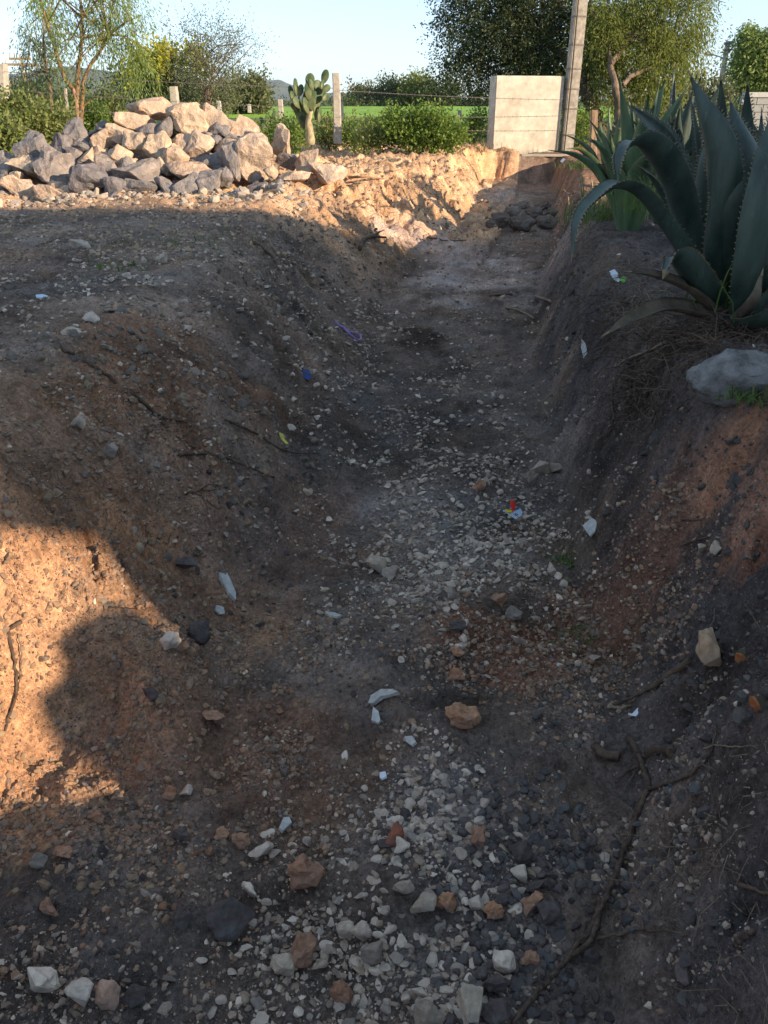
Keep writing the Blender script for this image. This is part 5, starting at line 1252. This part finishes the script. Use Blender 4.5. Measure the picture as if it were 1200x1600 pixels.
root_obj('root', [(130, 563), (170, 590), (215, 622), (250, 652), (292, 664)], .008, .004, M['root'], 'long dark root running down the brown patch of the left slope', branches=[([(250, 652), (256, 664), (258, 668)], .004, .002)])
root_obj('stick', [(82, 530), (98, 548), (116, 556)], .009, .006, M['root'], 'short dark stick at the top of the left slope', 'stick')
root_obj('root', [(270, 712), (330, 712), (380, 728), (430, 752)], .007, .003, M['root'], 'dark root lying almost level on the left slope', branches=[([(330, 712), (300, 700), (290, 690)], .003, .001)])
root_obj('root', [(350, 655), (400, 680), (440, 705), (500, 712)], .006, .003, M['root'], 'thin root beside the small yellow leaf')
root_obj('root', [(290, 775), (315, 768), (338, 755)], .005, .002, M['root'], 'small twiggy root below the level root', branches=[([(315, 768), (330, 768), (345, 765)], .003, .001), ([(300, 772), (320, 782), (345, 800)], .003, .001)])
root_obj('root', [(34, 978), (16, 996), (24, 1040), (28, 1090), (14, 1130), (10, 1150)], .006, .003, M['root'], 'brown root hanging down the sunlit mound', lift=.03)
root_obj('root', [(30, 995), (36, 1040), (30, 1090)], .002, .001, M['root_pale'], 'hair thin rootlet beside the root on the sunlit mound', lift=.03)
root_obj('root', [(392, 378), (412, 390), (428, 405), (436, 425)], .014, .006, M['root'], 'dark root poking from the shaded rim below the pile')
root_obj('root', [(562, 398), (568, 384), (582, 378), (603, 380)], .022, .010, M['root'], 'hooked stump of root on the sunlit bank', lift=.10, branches=[([(582, 378), (592, 372), (600, 368)], .012, .006)])
root_obj('root', [(668, 372), (690, 378), (728, 376)], .010, .005, M['root'], 'thin root at the foot of the sunlit bank')
root_obj('dry_cane', [(790, 482), (812, 488), (834, 500)], .014, .010, M['root_pale'], 'pale dry cane lying on the trench floor', 'cane', lift=.02)
root_obj('dry_cane', [(836, 466), (850, 470), (862, 474)], .014, .010, M['root_pale'], 'short pale cane against the right wall of the trench', 'cane', lift=.03)
root_obj('stick', [(800, 462), (780, 462), (765, 464)], .012, .008, M['root'], 'dark twig across the trench floor', 'stick')
root_obj('root', [(1082, 1030), (1040, 1060), (1000, 1085), (960, 1104)], .011, .004, M['root'], 'root running down from the tan stone on the right bank')
root_obj('root', [(953, 1106), (970, 1108), (985, 1104)], .006, .004, M['root_pale'], 'short root end above the torn paper')
root_obj('root', [(982, 1158), (996, 1185), (1006, 1212), (1010, 1240), (990, 1290), (968, 1350), (950, 1400), (930, 1440), (905, 1480), (872, 1520), (835, 1562), (800, 1604)], .009, .005, M['root'], 'long thick root running down the foot of the right bank to the bottom edge', lift=.03,
         branches=[([(1010, 1240), (1040, 1232), (1070, 1220), (1092, 1205), (1110, 1180), (1118, 1140)], .005, .002), ([(1000, 1200), (975, 1215), (960, 1230)], .006, .003), ([(935, 1410), (925, 1470), (880, 1510)], .008, .005), ([(905, 1480), (960, 1470), (1010, 1462), (1070, 1464)], .004, .002)])
root_obj('root', [(928, 1166), (942, 1182), (968, 1186)], .012, .014, M['root'], 'thick dark root end left of the forked root', lift=.02)
root_obj('root', [(1052, 1180), (1030, 1178), (1004, 1188)], .016, .010, M['root'], 'thick root stub joining the forked root from the right', lift=.02)
root_obj('root', [(1148, 1488), (1162, 1470), (1176, 1460)], .008, .004, M['root'], 'short crooked root low on the right bank', lift=.02)
root_obj('root', [(1150, 1385), (1175, 1395), (1200, 1405)], .005, .003, M['root'], 'thin root at the right edge low on the bank', lift=.02)
root_obj('root', [(1098, 1175), (1120, 1172), (1150, 1172), (1184, 1172)], .003, .001, M['root_pale'], 'pale hair root across the right bank', lift=.02)
root_obj('root', [(1030, 1325), (1040, 1328), (1052, 1327)], .002, .001, M['root_pale'], 'short pale rootlet beside the long thick root', lift=.02)
root_obj('root', [(1060, 858), (1090, 848), (1108, 842)], .004, .002, M['root'], 'thin dark root on the slope below the red earth', lift=.02)
root_obj('root', [(1064, 815), (1084, 816), (1095, 818)], .005, .002, M['root'], 'dark rootlet on the middle of the right bank', lift=.02)
root_obj('root', [(170, 955), (195, 956), (217, 958)], .003, .001, M['root'], 'thin twig in the shade beside the mound', lift=.03)
root_obj('root', [(1042, 540), (1010, 556), (975, 570), (960, 586)], .008, .003, M['root_pale'], 'pale root hanging under the big agave', lift=.04)
root_obj('root', [(960, 590), (955, 630), (958, 660), (948, 690)], .006, .003, M['root'], 'dark root hanging down the right bank under the agave', lift=.03)
# broken branches on the rim by the fence
for i, (pp, r0, lab) in enumerate((([(500, 222), (520, 230), (548, 226), (575, 212)], .03, 'dead branch lying on the rim below the thick fence post'), ([(504, 216), (530, 226), (560, 222)], .022, 'second dead branch on the rim below the fence post'),
        ([(568, 222), (578, 216), (584, 208)], .02, 'short upturned branch end on the rim'), ([(540, 228), (585, 228), (625, 226)], .014, 'thin dry stick along the rim before the bright bush'), ([(545, 285), (570, 284), (600, 288)], .016, 'dry stick on the sunlit spoil bank'))):
    root_obj('dead_branch', pp, r0, r0 * .4, plain_mat('dry_branch', (.26, .15, .09), .3, 20, .85, .004) if i == 0 else bpy.data.materials['dry_branch'], lab, 'branch', lift=.10)
# hair roots and straw on the right bank
def hairs(name, zones, n, lens, rr, mat, label, seed, down=True):
    g = random.Random(seed); b = MB()
    zs = [g.choice(zones) for _ in range(n)]
    C_ = on_many([q[0] + g.gauss(0, q[2]) for q in zs], [q[1] + g.gauss(0, q[3]) for q in zs])
    for c in C_:
        L = g.uniform(*lens); nm = Vector((-.7, -.2, .7)) if c.x > .4 else Vector((.6, -.2, .7))
        dv = Vector((g.gauss(0, 1), g.gauss(0, 1), g.gauss(0, .7) - (.5 if down else -.2))).normalized()
        p1 = c + nm * .01; p2 = p1 + dv * L * .5 + nm * L * .12; p3 = p1 + dv * L + Vector((g.gauss(0, .2), g.gauss(0, .2), -.15)) * L
        b.tube([p1, p2, p3], [rr, rr * .8, rr * .4], 3, cap=False)
    return tag(b.build(name, mat), label, 'roots', kind='stuff')
hairs('root_fibres', [(1020, 560, 60, 40), (1080, 520, 60, 20), (1000, 620, 30, 30), (960, 500, 40, 30), (1130, 530, 40, 14)], 1300, (.04, .18), .0022, M['root'], 'mat of hair roots hanging under the big agave', 1)
hairs('dry_rootlets', [(1100, 1250, 70, 80), (1150, 1450, 40, 90), (1020, 1300, 30, 60), (1130, 1330, 50, 60), (1000, 1000, 90, 40)], 170, (.03, .14), .0009, M['root_pale'], 'scattered pale rootlets sticking out of the right bank', 2)
hairs('straw_litter', [(930, 400, 24, 40), (985, 420, 30, 20), (910, 340, 12, 30), (1010, 480, 40, 20)], 900, (.04, .15), .0018, M['root_pale'], 'dry straw and dead leaf litter under the agaves', 3)
hairs('bank_fibres', [(600, 330, 30, 26), (660, 320, 30, 20), (690, 290, 20, 20), (560, 260, 50, 16), (720, 265, 14, 12), (400, 400, 20, 40)], 420, (.06, .26), .003, M['root_pale'], 'dry fibres hanging from the sunlit trench edge', 4)
hairs('slope_twigs', [(250, 600, 120, 60), (350, 740, 90, 50), (450, 850, 60, 50), (120, 820, 60, 50)], 130, (.03, .12), .0011, M['root'], 'fine dark twigs scattered over the left slope', 5, False)

def tuft(px, py, n, L, mat, label, spread=.06, name='grass_tuft', w=.004, d=None, seed=1, cat='grass', upv=1.0):
    g = random.Random(seed); c = on(px, py) if d is None else at(px, py, d)
    V = []; F = []
    for i in range(n):
        bx, by = g.gauss(0, spread), g.gauss(0, spread); az = g.uniform(0, 6.28); l = L * g.uniform(.5, 1.1); out = g.uniform(.2, 1.0)
        dv = Vector((math.cos(az), math.sin(az), 0)); sd = Vector((-dv.y, dv.x, 0)) * w
        p = Vector((bx, by, -.01)); k = len(V)
        for t in (0, .35, .7):
            q = p + dv * out * l * t * t + Vector((0, 0, l * upv * (t - .35 * out * t * t))); V += [q - sd * (1 - t * .5), q + sd * (1 - t * .5)]
        V.append(p + dv * out * l + Vector((0, 0, l * upv * (1 - .45 * out))))
        F += [(k, k + 1, k + 3, k + 2), (k + 2, k + 3, k + 5, k + 4), (k + 4, k + 5, k + 6)]
    b = MB(); b.add(V, F); o = b.build(name, mat); o.location = c
    return tag(o, label, cat)
tuft(1185, 620, 120, .10, M['grass'], 'bright green grass tuft below the grey boulder', .05, w=.003, seed=1, upv=.7)
tuft(890, 882, 70, .10, M['grass'], 'grass tuft at the foot of the right bank by the upright pale stone', .04, w=.003, seed=2, upv=.7)
tuft(885, 990, 60, .07, M['grass'], 'dark grass clump on the lower right bank', .04, w=.003, seed=3, upv=.6)
tuft(930, 345, 160, .22, M['grass'], 'grass tuft under the arching agave leaves', .12, seed=4)
tuft(910, 262, 160, .16, M['grass'], 'green grass patch at the far right rim', .14, seed=5)
tuft(1045, 325, 240, .26, M['grass'], 'grass growing between the two agaves', .2, seed=6, d=5.2)
tuft(1150, 470, 120, .22, M['grass'], 'grass growing through the base of the big agave', .12, seed=7, d=3.25)
for o_ in (tuft(270, 375, 60, .06, M['grass'], 'low sparse weeds on the shaded ground below the pile', .3, seed=9, w=.005), tuft(190, 415, 40, .05, M['grass'], 'tiny green weeds on the shaded flat ground', .12, seed=10, w=.005)): o_['kind'] = 'stuff'; del o_['category']
tuft(750, 235, 120, .2, M['straw'], 'dry grass hanging at the corner before the block', .15, seed=11, w=.005)
tuft(955, 320, 120, .22, M['straw'], 'dry straw tuft below the middle agave', .15, seed=12, w=.005)

# ------------------------------------------------------------------ agaves
def agave_mat(name, c0, c1):
    m, nt, b = new_mat(name)
    tc = nd(nt, 'ShaderNodeTexCoord')
    mpa = nd(nt, 'ShaderNodeMapping'); mpa.inputs['Scale'].default_value = (1.6, 1.6, .35); nt.links.new(tc.outputs['Object'], mpa.inputs[0])
    n1 = noise_t(nt, 9, 5, .65, mpa.outputs[0]); n2 = noise_t(nt, 45, 5, .75, mpa.outputs[0])
    rp = ramp(nt, [(.3, c0), (.7, c1)]); nt.links.new(n1.outputs[0], rp.inputs[0])
    r2 = ramp(nt, [(.60, (0, 0, 0)), (.74, (1, 1, 1))]); nt.links.new(n2.outputs[0], r2.inputs[0])
    mm = nd(nt, 'ShaderNodeMath', operation='MULTIPLY'); nt.links.new(r2.outputs[0], mm.inputs[0]); mm.inputs[1].default_value = .55
    c = mixc(nt, 'MIX', mm.outputs[0], rp.outputs[0], (.20, .24, .20)); nt.links.new(c, b.inputs['Base Color'])
    b.inputs['Roughness'].default_value = .48; b.inputs['Specular IOR Level'].default_value = .4
    bump(nt, b, n2.outputs[0], .002, .6)
    return m
M['agave'] = agave_mat('agave_skin', (.020, .035, .029), (.070, .100, .080))
M['agave2'] = agave_mat('agave_skin_pale', (.045, .085, .045), (.11, .16, .07))
M['spine'] = plain_mat('agave_teeth', (.20, .15, .09), .2, 30, .6, 0)
M['dead_leaf'] = plain_mat('dead_agave_leaf', (.10, .078, .055), .3, 20, .9, .006, (1, 1, .3))
def agave_leaf(root, ctrl, widths, face, gutter=.35, mat=None, teeth=True, name='leaf', thick=.013, n=26, tooth=.012):
    """ctrl base->tip in world space; face = direction the hollow (upper) side looks"""
    c = curve_pts(ctrl, n); m = len(c); o0 = root.location
    ws = np.interp(np.linspace(0, 1, m), np.linspace(0, 1, len(widths)), widths)
    ws = np.convolve(np.pad(ws, 1, mode='edge'), [.25, .5, .25], 'valid')
    V = []; F = []; K = 9; T = MB()
    f = Vector(face)
    prevN = None
    for i, p in enumerate(c):
        t = (c[min(i + 1, m - 1)] - c[max(i - 1, 0)]).normalized()
        if prevN is None: N = f - t * f.dot(t)
        else: N = prevN - t * prevN.dot(t)
        N.normalize(); prevN = N
        S = t.cross(N).normalized(); w = ws[i] / 2
        th = thick * (1 - .75 * i / m) * min(1, ws[i] / .08)
        for j in range(K):
            u = -1 + 2 * j / (K - 1); g_ = gutter * w * (u * u) * (1 + .04 * math.sin(i * 1.7))
            V.append(p - o0 + S * w * u * (1 - .08 * gutter) + N * g_)
        for j in range(K):
            u = 1 - 2 * j / (K - 1); g_ = gutter * w * (u * u)
            V.append(p - o0 + S * w * u * (1 - .08 * gutter) + N * (g_ - th * (1 - u * u) * 2.0 - .002))
        if teeth and 1 < i < m - 2:
            for s in (-1, 1):
                e = p - o0 + S * w * s * (1 - .08 * gutter) + N * gutter * w
                for q in (0, .5):
                    e2 = e + (c[min(i + 1, m - 1)] - p) * q
                    tip = e2 + S * s * tooth * random.uniform(.6, 1.2) + t * tooth * .4; a_ = t * tooth * .35
                    b_ = N * tooth * .15
                    T.add([e2 - a_ + b_, e2 + a_ + b_, e2 - b_ * 1.2, tip], [(0, 1, 3), (1, 2, 3), (2, 0, 3)])
    R = 2 * K
    for i in range(m - 1):
        for j in range(R):
            j2 = (j + 1) % R; F.append((i * R + j, i * R + j2, (i + 1) * R + j2, (i + 1) * R + j))
    F.append(tuple(range(R))); F.append(tuple((m - 1) * R + j for j in range(R))[::-1])
    b = MB(); b.add(V, F); o = b.build(name, mat or M['agave'], None, True); o.parent = root
    me = o.data
    if teeth:
        t_ = T.build('teeth', M['spine']); t_.parent = o; t_['kind'] = 'stuff'
    b = MB(); tv = (c[-1] - c[-2]).normalized(); b.tube([c[-1] - o0 - tv * .004, c[-1] - o0 + tv * .03], [max(.003, ws[-1] * .45), .0008], 6); s_ = b.build('tip_spine', M['spine']); s_.parent = o
    return o
def k_at(d, px, py): return ray(px, py).length * d / ray(px, py).y / FPX * .9
g0 = at(1132, 490, 3.35); g0.z = gz(g0.x, g0.y) if gz(g0.x, g0.y) > -.3 else 0
root = empty('agave', g0); tag(root, 'largest dark blue green agave, with two long leaves arching over the trench', 'agave')
kk = k_at(3.35, 1120, 300)
def LF(pts, wpx, face, **kw):
    ctrl = [at(x, y, dd) for x, y, dd in pts]
    agave_leaf(root, ctrl, [w * kk * .96 for w in wpx], face, **kw)
CEN = Vector((0, 0, 1))
LF([(1120, 478, 3.30), (1112, 400, 3.22), (1124, 310, 3.15), (1118, 230, 3.15), (1098, 170, 3.18), (1079, 120, 3.22)], [52, 42, 46, 62, 46, 22, 2], (.75, .6, .1), gutter=.5)
LF([(1140, 480, 3.30), (1150, 400, 3.2), (1160, 320, 3.12), (1162, 250, 3.15), (1152, 200, 3.2), (1142, 160, 3.25)], [60, 78, 92, 84, 50, 22, 2], (.1, .95, .2), gutter=.35)
LF([(1150, 480, 3.55), (1160, 380, 3.6), (1164, 280, 3.62), (1166, 200, 3.62), (1168, 132, 3.6)], [50, 55, 52, 38, 20, 2], (-.3, -.9, .1), gutter=.55)
LF([(1130, 480, 3.6), (1130, 380, 3.75), (1128, 280, 3.8), (1128, 200, 3.8), (1126, 124, 3.78)], [44, 50, 50, 38, 20, 2], (-.3, -.9, .1), gutter=.5)
LF([(1105, 470, 3.5), (1095, 380, 3.55), (1090, 290, 3.55), (1085, 210, 3.5), (1078, 150, 3.5)], [44, 42, 40, 30, 14, 2], (.6, -.6, .1), gutter=.5)
LF([(1105, 470, 3.4), (1078, 380, 3.38), (1060, 300, 3.3), (1034, 248, 3.22), (1005, 220, 3.15), (980, 226, 3.08), (968, 252, 3.05), (966, 282, 3.04)], [44, 46, 50, 52, 42, 30, 18, 2], (-.2, .3, 1), gutter=.32)
LF([(1108, 470, 3.25), (1066, 388, 3.2), (1030, 335, 3.15), (998, 298, 3.08), (962, 287, 3.0), (926, 312, 2.95), (902, 345, 2.92), (894, 398, 2.9)], [44, 38, 32, 32, 32, 26, 18, 2], (.2, .3, 1), gutter=.3)
LF([(1100, 465, 3.7), (1078, 370, 3.75), (1064, 290, 3.72), (1040, 225, 3.65), (1008, 188, 3.58), (984, 166, 3.5)], [44, 50, 56, 54, 36, 16, 2], (.5, -.7, .5), gutter=.35)
LF([(1175, 490, 3.4), (1200, 400, 3.5), (1222, 310, 3.6), (1228, 240, 3.7), (1215, 190, 3.75)], [60, 70, 66, 46, 24, 2], (-.8, .1, .3), gutter=.4)
LF([(1180, 490, 3.2), (1225, 420, 3.0), (1275, 350, 2.95), (1330, 300, 2.9)], [56, 60, 50, 26, 2], (-.4, .1, .9), gutter=.4)
LF([(1160, 490, 3.65), (1180, 400, 3.85), (1190, 310, 4.0), (1188, 235, 4.1), (1178, 196, 4.1)], [50, 60, 56, 40, 20, 2], (-.3, -.9, .1), gutter=.4)
LF([(1170, 500, 3.1), (1182, 420, 3.0), (1198, 330, 2.98), (1210, 250, 3.0), (1214, 190, 3.05), (1206, 150, 3.1)], [60, 72, 76, 58, 26, 2], (-.5, .8, .2), gutter=.4)
LF([(1190, 505, 3.3), (1215, 430, 3.3), (1228, 340, 3.35), (1225, 260, 3.4), (1205, 215, 3.45), (1180, 205, 3.5)], [60, 70, 66, 44, 22, 2], (-.6, .3, .5), gutter=.4)
LF([(1165, 505, 3.0), (1200, 500, 2.85), (1240, 480, 2.8), (1290, 490, 2.75)], [50, 52, 36, 3], (-.2, .2, 1), gutter=.4)
LF([(1140, 500, 3.5), (1110, 430, 3.62), (1090, 350, 3.75), (1070, 280, 3.85), (1050, 225, 3.9), (1048, 190, 3.9)], [44, 50, 50, 40, 22, 2], (.4, -.8, .3), gutter=.4)
LF([(1110, 485, 3.45), (1098, 400, 3.42), (1100, 320, 3.4), (1104, 250, 3.4), (1112, 200, 3.42)], [36, 38, 36, 24, 2], (.3, .9, .2), gutter=.5)
LF([(1150, 485, 3.4), (1166, 400, 3.35), (1184, 320, 3.35), (1192, 250, 3.4), (1190, 180, 3.42)], [40, 46, 44, 30, 2], (-.3, .9, .2), gutter=.5)
LF([(1120, 490, 3.6), (1080, 400, 3.7), (1050, 330, 3.75), (1020, 280, 3.75), (1000, 262, 3.7)], [36, 40, 36, 20, 2], (.2, .2, 1), gutter=.4)
LF([(1135, 490, 3.8), (1145, 390, 3.95), (1150, 300, 4.05), (1148, 220, 4.1), (1150, 168, 4.1)], [40, 46, 46, 32, 2], (0, -.9, .1), gutter=.4)
LF([(1120, 476, 3.2), (1090, 440, 3.12), (1068, 408, 3.08), (1052, 400, 3.05), (1040, 425, 3.02)], [44, 50, 44, 30, 12], (.0, .5, .8), gutter=.3)
LF([(1150, 495, 3.15), (1185, 488, 3.0), (1215, 455, 2.95), (1250, 430, 2.9)], [44, 40, 28, 3], (-.2, .2, 1), gutter=.3)
for pts, wd in (([(1110, 480, 3.15), (1075, 450, 3.1), (1020, 430, 3.05), (985, 425, 3.0)], [40, 30, 18, 4]), ([(1100, 490, 3.1), (1040, 480, 3.05), (985, 500, 2.95), (950, 520, 2.92)], [40, 30, 20, 4]),
                ([(1150, 500, 3.0), (1180, 470, 2.9), (1190, 430, 2.95)], [18, 20, 5])):
    ctrl = [at(x, y, dd) for x, y, dd in pts]
    for c_ in ctrl[1:]: c_.z = max(c_.z, gz(c_.x, c_.y) + .015)
    agave_leaf(root, ctrl, [w_ * kk for w_ in wd], (.1, -.3, 1), mat=M['dead_leaf'], teeth=False, name='dead_leaf', gutter=.5, thick=.008)
b = MB(); c = curve_pts([(0, 0, -.06), (0, 0, .05), (0, .02, .2)], 6); b.tube(c, [.12, .14, .12, .1, .08, .05], 10, wob=.1); o = b.build('heart', M['dead_leaf'], None, True); o.parent = root

def rosette(base, n, L, label, mat, seed, W=.12, tilt0=.05, tilt1=1.0, recurve=.25):
    g = random.Random(seed); root = empty('agave', base); tag(root, label, 'agave', 'agaves growing along the right rim')
    for i in range(n):
        az = i * 2.399 + g.uniform(-.3, .3); f = (i / (n - 1)) ** 1.1; ti = tilt0 + (tilt1 - tilt0) * f; l = L * g.uniform(.8, 1.08) * (1 - .15 * f)
        h = Vector((math.cos(az), math.sin(az), 0)); p = Vector(base) + h * .04; ctrl = [p.copy()]; a = ti * .55
        for s in range(5):
            a_ = a + ti * .55 * (s / 4) + recurve * f * (s / 4) ** 2 * 2 * g.uniform(.2, 1.6)
            p = p + (h * math.sin(a_) + Vector((0, 0, 1)) * math.cos(a_)) * l / 5; ctrl.append(p.copy())
        agave_leaf(root, ctrl, [W * 1.2 * q for q in (.8, .7, .9, 1.0, .75, .35, .02)], (-h + Vector((0, 0, .4))), gutter=.45, mat=mat, n=16, tooth=.010)
    return root
def rbase(px, py, d): 
    q = at(px, py, d); q.z = gz(q.x, q.y) - .02; return q
rosette(rbase(985, 335, 6.0), 18, 1.0, 'middle agave with upright leaves behind the arching ones', M['agave2'], 3, .15, .04, .72)
rosette(rbase(1045, 305, 6.6), 18, 1.05, 'agave half hidden between the middle one and the largest one', M['agave'], 5, .15, .04, .75)
rosette(rbase(955, 288, 8.3), 14, .80, 'agave nearest the wooden stake, with sunlit curved leaves', M['agave2'], 4, .11, .05, .95, .35)
rosette(rbase(1005, 268, 9.2), 14, .9, 'farther agave whose tips show against the low house', M['agave2'], 6, .12, .05, .8)
rosette(rbase(1080, 272, 8.3), 15, 1.0, 'agave behind the largest one near the scrub', M['agave2'], 7, .14, .05, .8)

# ------------------------------------------------------------------ haze
me = bpy.data.meshes.new('haze'); b = MB(); b.box((0, 3600, 78), (9000, 8400, 162.4 + 0)); 
hz = b.build('haze', None); tag(hz, kind='stuff'); hz['label'] = 'thin blue air haze over the plain'
mh = bpy.data.materials.new('haze_air'); mh.use_nodes = True; nt = mh.node_tree; nt.nodes.clear()
vo = nt.nodes.new('ShaderNodeVolumePrincipled'); vo.inputs['Density'].default_value = .00013; vo.inputs['Color'].default_value = (.86, .93, 1, 1); vo.inputs['Anisotropy'].default_value = .2
ou = nt.nodes.new('ShaderNodeOutputMaterial'); nt.links.new(vo.outputs[0], ou.inputs['Volume']); hz.data.materials.clear(); hz.data.materials.append(mh)
